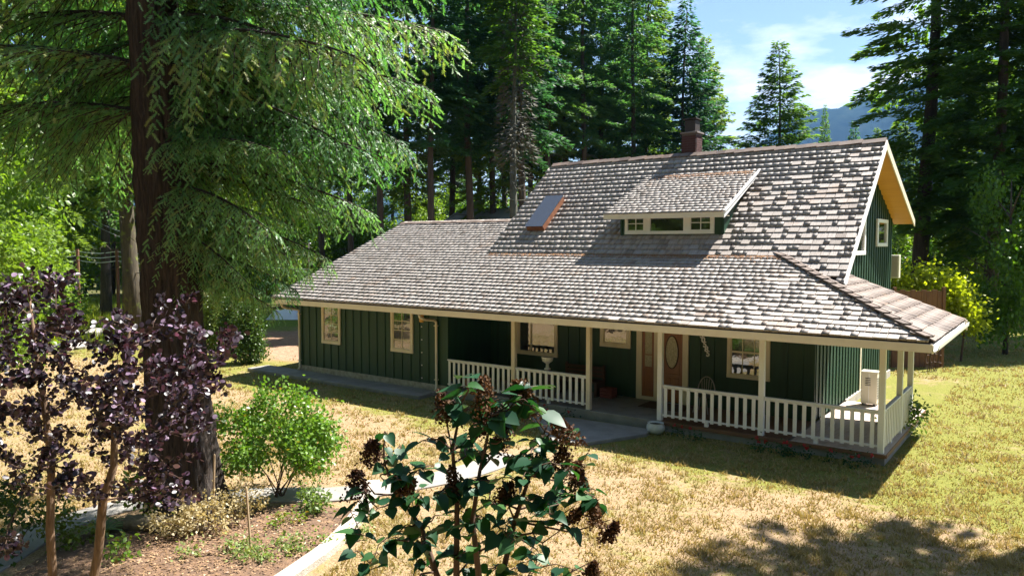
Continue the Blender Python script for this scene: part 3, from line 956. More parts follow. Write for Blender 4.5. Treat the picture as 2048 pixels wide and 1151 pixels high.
# entrance: sidelight and door in a cream frame
mb = MB()
yf = 2.2
mb.box(-7.06, -6.88, yf - .07, yf, 0.0, 2.25); mb.box(-6.49, -6.26, yf - .07, yf, 0.0, 2.25); mb.box(-5.60, -5.43, yf - .07, yf, 0.0, 2.25)
mb.box(-6.88, -6.49, yf - .066, yf, 0.0, 0.10); mb.box(-7.08, -5.41, yf - .075, yf, 2.25, 2.38)
ent = part(mb, 'door_frame', M['trim'], bevel=0.005)
mb = MB()
mb.box(-6.88, -6.80, yf - .035, yf - .001, .10, 2.25); mb.box(-6.57, -6.49, yf - .035, yf - .001, .10, 2.25)
mb.box(-6.80, -6.57, yf - .035, yf - .001, .10, .30); mb.box(-6.80, -6.57, yf - .028, yf - .001, .30, .82); mb.box(-6.80, -6.57, yf - .036, yf - .001, .82, .98); mb.box(-6.80, -6.57, yf - .035, yf - .001, 2.1, 2.25)
sd = part(mb, 'sidelight', M['door'], bevel=0.004)
mb = MB(); mb.box(-6.80, -6.57, yf - .016, yf - .003, .98, 2.1)
part(mb, 'pane', M['oval_glass'], sd)
piece('muntin', M['door'], sd, -6.80, -6.57, yf - .03, yf - .002, 1.32, 1.35)
mb = MB()
mb.box(-6.258, -5.602, yf - .045, yf - .001, 0.02, 2.24)
for xa, xb in ((-6.16, -5.97), (-5.89, -5.70)):
    mb.box(xa, xb, yf - .058, yf - .044, 0.18, 0.72)
mb.box(-6.18, -5.68, yf - .056, yf - .044, 0.80, 0.845); mb.box(-6.18, -5.68, yf - .056, yf - .044, 2.06, 2.10)
mb.box(-6.18, -6.145, yf - .056, yf - .044, 0.845, 2.06); mb.box(-5.715, -5.68, yf - .056, yf - .044, 0.845, 2.06)
door = part(mb, 'door', M['door'], bevel=0.005)
mb = MB()
ov = [(-5.93 + 0.185 * math.cos(a), yf - .060, 1.47 + 0.46 * math.sin(a)) for a in np.linspace(0, 2 * math.pi, 32, endpoint=False)]
mb.prism(ov, (0, .013, 0))
part(mb, 'oval_window', M['oval_glass'], door)
mb = MB()
mb.tube([(-5.93 + 0.195 * math.cos(a), yf - .058, 1.47 + 0.47 * math.sin(a)) for a in np.linspace(0, 2 * math.pi, 33)], 0.016, 6, cap=False)
part(mb, 'oval_rim', M['darkwood'], door, smooth=True)
mb = MB(); mb.tube([(-6.20, yf - .05, 0.98), (-6.20, yf - .10, 0.98)], 0.03, 10); mb.lathe([(0.0, -.035), (0.035, -.02), (0.035, .02), (0.0, .035)], (-6.20, yf - .12, .98))
part(mb, 'door_handle', M['brass'], door, smooth=True)
mb = MB(); mb.box(-6.5, -5.2, 1.15, 1.95, 0.0, 0.015)
tag(mb.build('doormat', M['darkwood']), 'dark brown doormat lying before the front door', 'doormat')

# house number, five separate digits stepping down to the right
for i, ch in enumerate('30585'):
    cu = bpy.data.curves.new('digit', 'FONT')
    cu.body = ch; cu.size = 0.22; cu.extrude = 0.008; cu.offset = 0.007; cu.align_x = 'CENTER'; cu.align_y = 'CENTER'
    tmp = bpy.data.objects.new('digit', cu)
    me = bpy.data.meshes.new_from_object(tmp)
    bpy.data.objects.remove(tmp)
    me.materials.clear(); me.materials.append(M['white'])
    ob = link('house_digit', me)
    ob.location = (-5.045 + 0.048 * i, yf - 0.032, 2.02 - 0.126 * i)
    ob.rotation_euler = (R(90), 0, 0)
    attach(ob, wall_porch)

# dormer
mb = MB(); mb.prism([(-8.46, 3.68, 4.70), (-5.02, 3.68, 4.70), (-5.02, 3.68, 5.60), (-8.46, 3.68, 5.60)], (0, 0.12, 0))
mb.prism([(-8.46, 3.80, 4.8), (-8.46, 6.0, zd(6.0) - .1), (-8.46, 3.80, zd(3.80) - .1)], (0.12, 0, 0)); mb.prism([(-5.02, 3.80, 4.8), (-5.02, 6.0, zd(6.0) - .1), (-5.02, 3.80, zd(3.80) - .1)], (-0.12, 0, 0))
dorm = part(mb, 'dormer', M['green'])
for x in (-8.40, -5.13, -5.06):
    piece('batten', M['green'], dorm, x - .02, x + .02, 3.656, 3.68, 4.75, 5.58)
mb = MB(); mb.box(-8.80, -4.84, 3.185, 3.215, 5.36, 5.515)
part(mb, 'fascia', M['trim'], dorm)
mb = MB(); mb.box(-8.79, -4.86, 3.217, 3.68, 5.405, 5.42)
part(mb, 'soffit', M['trim'], dorm)
mb = MB(); mb.prism([(-4.858, 3.18, 5.56), (-4.858, 6.2, zd(6.2) + .05), (-4.858, 6.2, zd(6.2) - .10), (-4.858, 3.18, 5.34)], (0.03, 0, 0))
mb.prism([(-4.826, 3.18, 5.575), (-4.826, 6.15, zd(6.15) + .06), (-4.826, 6.15, zd(6.15) + .0), (-4.826, 3.18, 5.51)], (0.03, 0, 0))
part(mb, 'barge_board', M['white'], dorm)
mb = MB()
yw = 3.68
fx0, fx1, fz0, fz1 = -8.27, -5.31, 4.89, 5.52
mb.box(fx0, fx1, yw - .07, yw, fz0, fz0 + .10); mb.box(fx0, fx1, yw - .066, yw, fz1 - .05, fz1)
for a, b2 in ((fx0, fx0 + .10), (-7.62, -7.38), (-6.28, -6.04), (fx1 - .12, fx1)):
    mb.box(a, b2, yw - .064, yw, fz0 + .10, fz1 - .05)
dw = part(mb, 'dormer_window', M['white'], bevel=0.004)
for a, b2, gr in ((-8.17, -7.62, 1), (-7.38, -6.28, 0), (-6.04, -5.43, 1)):
    mb = MB(); mb.box(a, b2, yw - .016, yw - .004, fz0 + .10, fz1 - .05)
    part(mb, 'pane', M['glass'], dw)
    if gr:
        c = (a + b2) / 2
        piece('muntin', M['white'], dw, c - .013, c + .013, yw - .03, yw - .0165, fz0 + .10, fz1 - .05)
        c = (fz0 + fz1) / 2 + .02
        piece('muntin', M['white'], dw, a, b2, yw - .033, yw - .0163, c - .013, c + .013)
        for z0_, z1_ in ((fz0 + .10, fz0 + .13), (fz1 - .08, fz1 - .05)):
            piece('sash', M['white'], dw, a, b2, yw - .036, yw - .017, z0_, z1_)


# gable windows (normal +x)
def side_window(y0, y1, z0, z1, x):
    mb = MB(); f = 0.12
    mb.box(x, x + .06, y0, y0 + f * 1.6, z0 + f, z1 - f); mb.box(x, x + .06, y1 - f * 1.6, y1, z0 + f, z1 - f)
    mb.box(x, x + .066, y0, y1, z0, z0 + f); mb.box(x, x + .063, y0, y1, z1 - f, z1)
    wdw = part(mb, 'window', M['white'], bevel=0.004)
    mb = MB(); mb.box(x + .006, x + .014, y0 + f * 1.6, y1 - f * 1.6, z0 + f, z1 - f)
    part(mb, 'pane', M['glass'], wdw)
    return wdw


side_window(9.25, 11.0, 4.50, 5.42, -1.968)
side_window(5.3, 7.5, 4.25, 5.75, -1.968)

# skylight: a glazed curb lying on the main slope
xs0, xs1, ysk0, ysk1, hs = -12.26, -11.54, 3.92, 5.22, 0.25
nv = Vector((0, -SU, 1)).normalized()
b0 = [Vector((xs0, ysk0, zu(ysk0))), Vector((xs1, ysk0, zu(ysk0))), Vector((xs1, ysk1, zu(ysk1))), Vector((xs0, ysk1, zu(ysk1)))]
mb = MB(); mb.prism(b0, nv * hs)
skl = part(mb, 'skylight', M['rust'], roof_main, bevel=0.006)
t0 = [p + nv * (hs + .002) for p in b0]
ctr_ = sum(t0, Vector()) / 4
mb = MB(); mb.prism([ctr_ + (p - ctr_) * 1.05 for p in t0], nv * 0.018)
part(mb, 'skylight_pane', M['skyglass'], roof_main)

# chimney with single bricks on the faces in view
cx0, cx1, cy0, cy1, cz0, cz1 = -7.93, -7.39, 7.16, 7.70, 7.2, 8.44
mb = MB(); mb.box(cx0 + .012, cx1 - .012, cy0 + .012, cy1 - .012, cz0, cz1)
chim = part(mb, 'chimney', M['mortar'])
bh, bl = 0.072, 0.21
for r_ in range(int((cz1 - 7.55) / 0.083)):
    z = 7.55 + r_ * 0.083
    x = cx0 - (bl / 2 if r_ % 2 else 0)
    while x < cx1 - 0.02:
        a, b2 = max(x, cx0), min(x + bl, cx1)
        if b2 - a > 0.03: piece('brick', M['brick'], chim, a, b2 - .010, cy0 + rng.uniform(-.004, .002), cy0 + .05, z, z + bh)
        x += bl + .0
    y = cy0 + .052 - (bl / 2 if r_ % 2 else 0)
    while y < cy1 - 0.02:
        a, b2 = max(y, cy0 + .052), min(y + bl, cy1)
        if b2 - a > 0.03: piece('brick', M['brick'], chim, cx1 - .05, cx1 + rng.uniform(-.002, .004), a, b2 - .010, z, z + bh)
        y += bl
mb = MB(); mb.box(cx0 - .05, cx1 + .05, cy0 - .05, cy1 + .05, cz1 + .001, cz1 + .06)
part(mb, 'chimney_crown', M['cap'], bevel=.008)
mb = MB(); mb.box(cx0 + .08, cx1 - .07, cy0 + .06, cy1 - .06, cz1 + .061, cz1 + .48)
part(mb, 'flue', M['flue'], bevel=.01)
mb = MB(); mb.box(cx0 + .03, cx1 - .02, cy0 + .01, cy1 - .01, cz1 + .50, cz1 + .535)
for dx in (cx0 + .1, cx1 - .1):
    mb.box(dx - .012, dx + .012, cy0 + .07, cy0 + .09, cz1 + .48, cz1 + .50)
part(mb, 'chimney_cap', M['flue'])

# service mast on the wing roof, with its wires
mb = MB()
mb.tube([(-20.20, .63, 3.2), (-20.20, .63, 4.55), (-20.16, .63, 4.62), (-20.08, .63, 4.60)], .028, 8)
mast = part(mb, 'service_mast', M['metal'], smooth=True)
mb = MB()
for z, dz in ((4.18, 1.9), (3.62, 2.2)):
    pts = [(-20.22 - 26 * s, .63 + 4 * s, z + dz * s - 2.6 * s * (1 - s)) for s in np.linspace(0, 1, 14)]
    mb.tube(pts, .012, 5)
tag(mb.build('service_wire', M['metal']), 'pair of pale service wires running from the roof mast to the left', 'wire')

# ------------------------------------------------------------------ things on and by the porch
hp = tag(empty('heat_pump', (-1.25, 5.25, 0.0)), 'beige outdoor heat pump unit standing on the side porch', 'heat pump')
mb = MB(); mb.box(-.21, .21, -.16, .16, 0.06, 0.95); mb.box(-.225, .225, -.175, .175, .95, .985)
mb.build('cabinet', M['acpaint'], hp, bevel=.012)
mb = MB()
for i in range(9):
    z = .22 + i * .07
    mb.box(.2105, .222, -.13, .13, z, z + .02)
mb.build('fan_grille', M['acdark'], hp)
mb = MB()
for i in range(5):
    z = .58 + i * .05
    mb.box(-.10, .04, -.172, -.1605, z, z + .018)
mb.build('vent_louvre', M['acdark'], hp)
mb = MB(); mb.box(-.012, .006, -.168, -.1605, .07, .94)
mb.build('seam', M['white'], hp)
for sx_ in (-.15, .15):
    mb = MB(); mb.box(sx_ - .03, sx_ + .03, -.19, .19, 0.002, .06); mb.build('foot', M['acdark'], hp)

pot = tag(empty('planter_bowl', (-5.16, -0.48, GZ)), 'round pale glazed bowl planter on the lawn by the entrance post', 'planter')
mb = MB(); mb.lathe([(0.15, 0.0), (0.26, .06), (.31, .17), (.30, .27), (.255, .33), (.275, .36), (.24, .355), (.22, .30)], n=24)
mb.build('bowl', M['pot'], pot, smooth=True)
mb = MB(); mb.lathe([(.225, .295), (.225, .305)], n=20); mb.build('soil', M['soil'], pot)
pot.scale = (.76, .76, .8)

urn = tag(empty('pedestal_urn', (-9.22, .62, 0.0)), 'white pedestal urn standing behind the porch railing below the wide window', 'urn')
mb = MB(); mb.lathe([(.15, 0), (.15, .82), (.17, .86), (.15, .90)], n=16); mb.build('plinth', M['darkwood'], urn)
mb = MB(); mb.lathe([(.13, .905), (.13, .94), (.07, .97), (.06, 1.08), (.10, 1.12), (.20, 1.17), (.23, 1.27), (.25, 1.31), (.22, 1.31), (.18, 1.22)], n=22)
mb.build('bowl', M['white'], urn, smooth=True)
urn.scale = (.75, .75, .94)

ch = tag(empty('windsor_chair', (-4.72, 1.55, 0.0)), 'grey hoop back porch chair beside the right hand porch window', 'chair')
mb = MB(); mb.lathe([(.20, .42), (.23, .435), (.22, .455)], n=18); mb.build('seat', M['deadtwig'], ch, smooth=True)
mb = MB(); mb.tube([(.25 * math.cos(a), .20 + 0.05 * math.sin(a), .48 + .46 * math.sin(a)) for a in np.linspace(-.05, math.pi + .05, 18)], .016, 6)
hoop = mb.build('back_hoop', M['stone'], ch, smooth=True)
for k in range(5):
    x = -.14 + .07 * k
    mb = MB(); mb.tube([(x * .8, .18, .45), (x, .235, .46 + .44 * math.sqrt(max(0, 1 - (x / .25) ** 2)))], .009, 5)
    mb.build('spindle', M['stone'], ch)
for sx_ in (-1, 1):
    for sy in (-1, 1):
        mb = MB(); mb.tube([(sx_ * .14, sy * .14, .43), (sx_ * .21, sy * .20, 0.0)], .016, 6); mb.build('leg', M['stone'], ch)

bn_ = tag(empty('porch_bench', (-8.75, 1.75, 0.0)), 'dark brown wooden bench against the porch wall left of the door', 'bench')
mb = MB(); mb.box(-.7, .7, -.25, .25, .40, .45); mb.build('seat', M['darkwood'], bn_)
for k in range(3):
    mb = MB(); mb.box(-.7, .7, .22, .25, .52 + .12 * k, .61 + .12 * k); mb.build('back_slat', M['darkwood'], bn_)
for sx_ in (-.66, .66):
    mb = MB(); mb.box(sx_ - .04, sx_ + .04, -.24, .26, 0, .399); mb.build('leg', M['darkwood'], bn_)
    mb = MB(); mb.box(sx_ - .04, sx_ + .04, .252, .29, .0, .90); mb.build('back_post', M['darkwood'], bn_)

bx = tag(empty('crate', (-7.72, 1.65, 0.0)), 'small reddish wooden crate on the porch floor left of the entrance', 'crate')
mredw = mat_plain('reddish_crate_wood', (0.20, 0.045, 0.03), (0.13, 0.03, 0.02), 0.7, (10, 10, 3))
for k in range(3):
    z = .03 + .10 * k
    for nm, (x0, x1, y0, y1) in dict(a=(-.2, .2, -.17, -.15), b=(-.2, .2, .15, .17), c=(-.2, -.18, -.148, .148), d=(.18, .2, -.148, .148)).items():
        mb = MB(); mb.box(x0, x1, y0, y1, z, z + .085); mb.build('slat', mredw, bx)
mb = MB(); mb.box(-.178, .178, -.148, .148, .03, .05); mb.build('base', M['darkwood'], bx)

sg = tag(empty('post_box', (-2.35, 13.6, GZ)), 'beige box on a thin post behind the house beside the lime vine', 'box')
mb = MB(); mb.tube([(0, 0, 0), (0, 0, 3.55)], .05, 8); mb.build('post', M['darkwood'], sg)
mb = MB(); mb.box(-.42, .42, -.16, .16, 3.55, 4.42); mb.build('cabinet', M['acpaint'], sg, bevel=.015)
mb = MB(); mb.box(-.37, .37, -.172, -.161, 3.60, 4.37); mb.build('door_panel', mat_plain('taupe_panel', (.46, .40, .33), (.42, .36, .3), .5), sg, bevel=.006)
# ------------------------------------------------------------------ plants: generators
def unitv(a):
    return a / np.maximum(np.linalg.norm(a, axis=-1, keepdims=True), 1e-9)


def kites(P, D, Sd, L, W, fold=0.12, up=None):
    """one folded diamond leaf per row: base P, direction D, side direction Sd"""
    n = len(P)
    D = unitv(D); Sd = unitv(Sd - D * np.sum(Sd * D, 1, keepdims=True))
    Nn = np.cross(D, Sd)
    L = np.broadcast_to(L, n)[:, None]; W = np.broadcast_to(W, n)[:, None]
    m = P + D * L * 0.45
    V = np.stack([P, m + Sd * W * .5 - Nn * W * fold, P + D * L, m - Sd * W * .5 - Nn * W * fold], 1).reshape(-1, 3)
    b = np.arange(n)[:, None] * 4
    F = np.concatenate([b + np.array([[0, 2, 1]]), b + np.array([[0, 3, 2]])], 1).reshape(-1, 3)
    return V, F


def rdir(r, n):
    return unitv(r.normal(size=(n, 3)))


def conifer_crown(seed, H, cb, Rad, dens, taper=0.8, spray=0.5, droop=0.28, sparse=0.0, nbm=9.5, rise=0.0):
    r = np.random.default_rng(seed)
    nb = int((H - cb) * nbm)
    z = cb + (H - cb) * np.sort(r.random(nb)) ** 0.95
    tt = (z - cb) / (H - cb)
    Lb = Rad * ((1 - tt) ** taper) * (0.55 + 0.45 * np.minimum(1, tt * 5)) * (r.uniform(0.62, 1.12, nb) if rise == 0 else r.uniform(0.78, 1.08, nb)) + 0.18
    if sparse: Lb *= np.where(r.random(nb) < sparse, 0.35, 1.0)
    az = np.arange(nb) * 2.39996 + r.normal(0, .4, nb)
    Ps, Ds, Ss, Ls, Ws, Rn = [], [], [], [], [], []
    for i in range(nb):
        m = max(5, int(dens * Lb[i] ** 1.25))
        s = r.random(m) ** 0.72 * 0.92 + 0.08
        e0 = 0.55 * tt[i] - 0.12 * (1 - tt[i]) + rise + r.normal(0, .1)
        dh = np.array([math.cos(az[i]), math.sin(az[i]), 0]); sd = np.array([-dh[1], dh[0], 0])
        lat = r.uniform(-1, 1, m) * (1.02 - s) * 0.40 * Lb[i] + r.normal(0, .05, m)
        drop = -droop * Lb[i] * s ** 2 + e0 * Lb[i] * s - 0.16 * np.abs(lat) + r.normal(0, .07, m)
        p = dh * (Lb[i] * s)[:, None] + sd * lat[:, None]
        p[:, 2] += z[i] + drop
        sg = np.sign(lat)[:, None]
        d = dh * 0.8 + sd * sg * r.uniform(.2, .9, m)[:, None] + np.array([0, 0, -1]) * r.uniform(-.05, .6, m)[:, None]
        Ps.append(p); Ds.append(d); Ss.append(sd + r.normal(0, .45, (m, 3)))
        Ls.append(spray * r.uniform(.6, 1.25, m) * (0.75 + 0.25 * (1 - tt[i])))
        Ws.append(np.full(m, spray * 0.28) * r.uniform(.7, 1.3, m))
        Rn.append(np.clip(r.normal(.42 + .25 * (s - .5), .20, m), 0.0, 1.0) * 0.5)
    V, F = kites(np.concatenate(Ps), np.concatenate(Ds), np.concatenate(Ss), np.concatenate(Ls), np.concatenate(Ws))
    return V, F, np.repeat(np.concatenate(Rn), 2)


def conifer_trunk(seed, H, r0, cb, lean=0.0, dead=18):
    r = np.random.default_rng(seed)
    mb = MB()
    zs_ = np.linspace(0, H * .97, 9)
    mb.tube([(0.12 * math.sin(z * .3 + seed), 0.1 * math.cos(z * .23), z) for z in zs_], [r0 * (1.25 if i == 0 else 1) * (1 - zs_[i] / H * .93) for i in range(9)], 9)
    for k in range(dead):
        z = r.uniform(2.5, cb + 3); a = r.uniform(0, 6.28); L = r.uniform(.6, 1.9)
        mb.tube([(0, 0, z), (math.cos(a) * L * .5, math.sin(a) * L * .5, z + .05), (math.cos(a + .2) * L, math.sin(a + .2) * L, z - .25 * L)], [.03, .02, .006], 4, cap=False)
    return mb


def leaf_blobs(seed, blobs, n, leaf, flat=0.0, shell=0.55):
    """leaves through the volume of several ellipsoids, denser towards the outside"""
    r = np.random.default_rng(seed)
    vol = np.array([b[1][0] * b[1][1] * b[1][2] for b in blobs]) ** 0.75
    pick = r.choice(len(blobs), n, p=vol / vol.sum())
    C_ = np.array([b[0] for b in blobs], float)[pick]; Rr = np.array([b[1] for b in blobs], float)[pick]
    u = rdir(r, n)
    rad = (shell + (1 - shell) * r.random(n)) * np.clip(r.normal(1, .10, n), .6, 1.3)
    # clumping: pull leaves towards twig centres
    P = C_ + u * Rr * rad[:, None]
    k = max(12, n // 26)
    tw = P[r.choice(n, k)]
    own = r.integers(0, k, n)
    near = tw[own]
    use = r.random(n) < 0.72
    P = np.where(use[:, None], near + r.normal(0, 1, (n, 3)) * leaf * 1.5, P)
    out = unitv(P - C_[r.integers(0, n, n)] * 0 - np.mean(C_, 0))
    D = unitv(out * .6 + r.normal(0, .7, (n, 3)) + np.array([0, 0, -.35]))
    S = rdir(r, n)
    S[:, 2] *= (1 - flat)
    L = leaf * r.uniform(.7, 1.3, n)
    V, F = kites(P, D, S, L, L * r.uniform(.55, .8, n))
    rn = np.clip(r.normal(.45, .22, n), 0, 1) * 0.55
    return V, F, np.repeat(rn, 2)


def limb_tree(seed, H, r0, spread, n=7):
    r = np.random.default_rng(seed)
    mb = MB()
    mb.tube([(0, 0, 0), (.05 * H * r.normal() * .3, 0, H * .3), (.1, .05, H * .6), (0, 0, H * .85)], [r0, r0 * .8, r0 * .5, r0 * .15], 8)
    for k in range(n):
        z = H * r.uniform(.3, .7); a = k * 2.4 + r.normal(0, .3); L = spread * r.uniform(.5, .9)
        mb.tube([(0, 0, z), (math.cos(a) * L * .5, math.sin(a) * L * .5, z + L * .35), (math.cos(a) * L, math.sin(a) * L, z + L * .6)], [r0 * .4, r0 * .25, r0 * .06], 5, cap=False)
    return mb


# ------------------------------------------------------------------ forest conifers
protos = []
for i, (H, cb, rad, dens, tp, spn, sp) in enumerate([(28, 7, 4.0, 46, .70, .42, .0), (30, 10, 3.5, 46, .62, .42, .06), (26, 4, 3.7, 64, .80, .34, .0), (32, 12, 3.6, 44, .6, .42, .08), (22, 1.5, 5.2, 36, .92, .40, .0), (20, .8, 4.8, 38, .95, .38, .0), (34, 3.5, 4.6, 62, .72, .38, .0)]):
    V, F, rn = conifer_crown(100 + i, H, cb, rad, dens, tp, spn, sparse=sp, nbm=17 if i in (4, 5) else 9.5, rise=.22 if i in (4, 5) else 0.0)
    cm = np_mesh('crown', V, F, M['conifer'] if i in (0, 2, 4, 6) else M['conifer_blue'], rn)
    tm = conifer_trunk(200 + i, H, .30 if i not in (4, 5) else .2, cb).mesh('trunk', M['bark_far'], smooth=True)
    protos.append((cm, tm, H))


def conifer(px, D, H, k, label, group, rz=None, wide=1.0):
    p = ground(px, D)
    cm, tm, H0 = protos[k]
    root = tag(empty('fir_tree', p, rng.uniform(0, 6.28) if rz is None else rz), label, 'tree', group)
    for nm, me in (('trunk', tm), ('crown', cm)):
        ob = link(nm, me, root)
        s = (H + 0.0) / H0
        ob.scale = (s * wide, s * wide, s)
    return root


GRP = 'tall firs of the forest behind the house'
LAB = 'tall dark fir with a bare lower trunk in the forest behind the house'
for i, (px, D, H) in enumerate([(700, 54, 27), (760, 47, 29), (818, 52, 30), (866, 45, 28), (905, 57, 30), (938, 49, 31), (962, 61, 30), (985, 53, 28), (1008, 66, 31), (1044, 48, 30), (1062, 59, 29), (1092, 54, 31), (1128, 62, 30), (1165, 56, 32), (1198, 61, 31), (1230, 67, 33), (1262, 58, 30), (1290, 65, 31), (1322, 72, 27)]):
    conifer(px, D, H, (1, 3, 0, 3, 1)[i % 5], LAB, GRP)
LAB2 = 'fir in the dense dark forest standing behind the big near fir'
for i, (px, D, H) in enumerate([(-60, 46, 28), (30, 52, 30), (92, 44, 28), (150, 58, 30), (212, 47, 29), (120, 72, 32), (325, 60, 30), (430, 58, 28), (480, 68, 30), (540, 70, 29), (590, 66, 30), (645, 56, 28), (200, 82, 30), (380, 75, 32)]):
    conifer(px, D, H, (0, 1, 2, 3)[i % 4], LAB2, 'firs of the forest behind the big near fir')
LAB3 = 'distant fir in the back rows of the forest'
for i, px in enumerate(range(-90, 1330, 47)):
    conifer(px + rng.uniform(-18, 18), rng.uniform(86, 125), rng.uniform(25, 34), (0, 2, 1, 3)[i % 4], LAB3, 'firs of the back rows of the forest')
for px, D, H, k, wd, lab in [
        (1366, 60, 23.9, 5, 1.2, 'slender pointed fir rising just left of the chimney'),
        (1404, 63, 21.9, 4, 1.05, 'pointed fir standing right of the chimney, shorter than its neighbour'),
        (1549, 60, 20.7, 4, 1.35, 'broad cone shaped fir standing alone against the sky behind the ridge'),
        (1642, 80, 19.4, 5, .5, 'small thin fir in front of the blue mountain'),
        (1500, 78, 13.0, 5, .8, 'low fir half hidden by the ridge left of the broad cone shaped fir'),
        (1450, 82, 14.0, 4, .9, 'low fir behind the ridge right of the chimney firs'),
        (1595, 85, 14.5, 4, .9, 'low fir behind the ridge right of the broad cone shaped fir'),
        (1700, 66, 15.4, 5, .8, 'short fir behind the right end of the ridge, left of the gable peak'),
        (1745, 64, 14.6, 4, .8, 'short bushy fir just behind the gable peak'),
        (1846, 45, 36, 2, 1.2, 'tall open fir with a straight bare trunk right of the gable'),
        (1985, 41, 36, 6, 1.15, 'massive dark fir at the right edge of the lawn'),
        (1925, 64, 30, 6, 1.1, 'fir standing behind the massive dark fir on the right'),
        (2065, 52, 32, 6, 1.1, 'fir at the right border behind the lawn'),
        (2150, 40, 33, 0, 1.2, 'fir beyond the right border of the lawn'),
        (1880, 92, 24, 4, 1.1, 'bushy fir in the gap right of the open fir'),
        (1800, 98, 20, 4, 1.1, 'bushy fir low behind the right hand eave of the gable'),
        (1960, 100, 28, 4, 1.1, 'far bushy fir between the massive dark fir and its neighbour'),
        (2050, 95, 28, 4, 1.1, 'far bushy fir at the right border')]:
    conifer(px, D, H, k, lab, 'firs to the right of the forest', wide=wd)
# the tall fir right of the house whose crown hangs above the frame and shades the near lawn
root = tag(empty('fir_tree', (7.0, 4.6, GZ)), 'tall fir on the lawn right of the house, throwing its shade on the near lawn', 'tree')
V, F, rn = conifer_crown(301, 28, 15.8, 2.9, 30, .75, .5)
link('crown', np_mesh('crown', V, F, M['conifer'], rn), root)
conifer_trunk(302, 28, .34, 11, dead=8).build('trunk', M['bark_far'], root, smooth=True)

# the other side of the clearing, seen only as reflections in the windows
for i in range(58):
    a = R(-135 + 235 * (i % 29 + .5 * (i >= 29)) / 29)
    d = (21 if i < 29 else 31) + 7 * ((i * 7) % 5) / 5
    px_ = -FW[:2] / np.linalg.norm(FW[:2])
    dv = np.array([px_[0] * math.cos(a) - px_[1] * math.sin(a), px_[0] * math.sin(a) + px_[1] * math.cos(a)])
    cm, tm, H0 = protos[(6, 2, 0, 6, 4)[i % 5]]
    rt_ = tag(empty('fir_tree', (CAM[0] + dv[0] * d, CAM[1] + dv[1] * d, GZ), i * 1.3), 'tall fir across the clearing, behind the viewer', 'tree', 'firs across the clearing')
    for nm, me in (('trunk', tm), ('crown', cm)):
        link(nm, me, rt_).scale = (1.1, 1.1, 1.0)

# tree with a mossy trunk at the left
root = tag(empty('fir_tree', ground(258, 36), 1.0), 'fir with a mossy yellow green trunk beside the meadow at the left', 'tree')
conifer_trunk(303, 28, .42, 9, dead=26).build('trunk', M['bark_moss'], root, smooth=True)
link('crown', protos[0][0], root)

# snag with hanging dead branches in the forest behind the roof
root = tag(empty('dead_tree', ground(1030, 43)), 'grey ragged fir trunk hung with dead branches behind the main roof', 'tree')
mb = conifer_trunk(304, 19, .34, 15, dead=60)
mb.build('trunk', M['deadtwig'], root, smooth=True)
V, F, rn = conifer_crown(306, 19, 9.5, 1.25, 18, .15, .40, droop=1.2)
link('dead_branches', np_mesh('dead_branches', V, F, M['deadtwig'], rn), root)['kind'] = 'stuff'
V, F, rn = conifer_crown(305, 26, 14, 2.4, 44, .7, .42)
link('crown', np_mesh('crown', V, F, M['conifer'], rn), root)

# ------------------------------------------------------------------ broadleaf trees and bushes behind
bprotos = []
for i, (H, W) in enumerate([(8, 3.4), (8, 3.0), (8, 3.8)]):
    r = np.random.default_rng(400 + i)
    blobs = []
    for k in range(13):
        a = r.uniform(0, 6.28); d = W * .62 * math.sqrt(r.random()); z = r.uniform(1.3, H - 1.6)
        q = 1 - abs(z / H - .45) * .8
        blobs.append(((math.cos(a) * d * q, math.sin(a) * d * q, z), (W * .36 * q, W * .36 * q, 1.15)))
    V, F, rn = leaf_blobs(410 + i, blobs, 8500, .19, shell=.45)
    cm = np_mesh('crown', V, F, M['broad'], rn)
    tm = limb_tree(420 + i, H, .14, W * .8).mesh('trunk', M['bark_far'], smooth=True)
    bprotos.append((cm, tm))


def broad(px, D, H, wd, k, label, group, dark=False):
    root = tag(empty('broadleaf_tree', ground(px, D), rng.uniform(0, 6.28)), label, 'tree', group)
    for nm, me in (('trunk', bprotos[k][1]), ('crown', bprotos[k][0])):
        ob = link(nm, me, root)
        ob.scale = (wd / 6.4, wd / 6.4, H / 8)


GB = 'leafy trees at the left edge of the garden'
for i, (px, D, H, wd) in enumerate([(-40, 25, 7, 6), (10, 31, 6.5, 6), (75, 38, 5.0, 5), (30, 46, 20, 9), (130, 62, 22, 11), (225, 66, 20, 10), (170, 70, 9.0, 9), (320, 68, 18, 9), (-70, 36, 15, 9), (280, 72, 8, 9)]):
    broad(px, D, H, wd, i % 3, 'bright green leafy tree at the left edge of the garden', GB)
for i, (px, D, H, wd) in enumerate([(440, 58, 11, 7), (500, 62, 12, 8), (565, 66, 12, 8), (640, 60, 9, 6), (700, 60, 9, 7), (760, 62, 8, 6), (420, 60, 17, 9), (540, 66, 17, 9)]):
    broad(px, D, H, wd, i % 3, 'green leafy tree behind the left gable of the house', 'leafy trees behind the left gable')
for i, (px, D, H, wd) in enumerate([(590, 84, 13, 9), (680, 88, 13, 9), (750, 82, 12, 9), (825, 78, 12, 8), (890, 84, 13, 9), (960, 80, 11, 8), (1030, 86, 12, 9), (1100, 82, 10, 8), (1170, 86, 10, 8), (1240, 84, 9, 8), (1310, 88, 11, 8), (1390, 92, 11, 9)]):
    broad(px, D, H, wd, i % 3, 'sunlit leafy tree seen between the trunks behind the roof', 'leafy trees between the forest trunks')
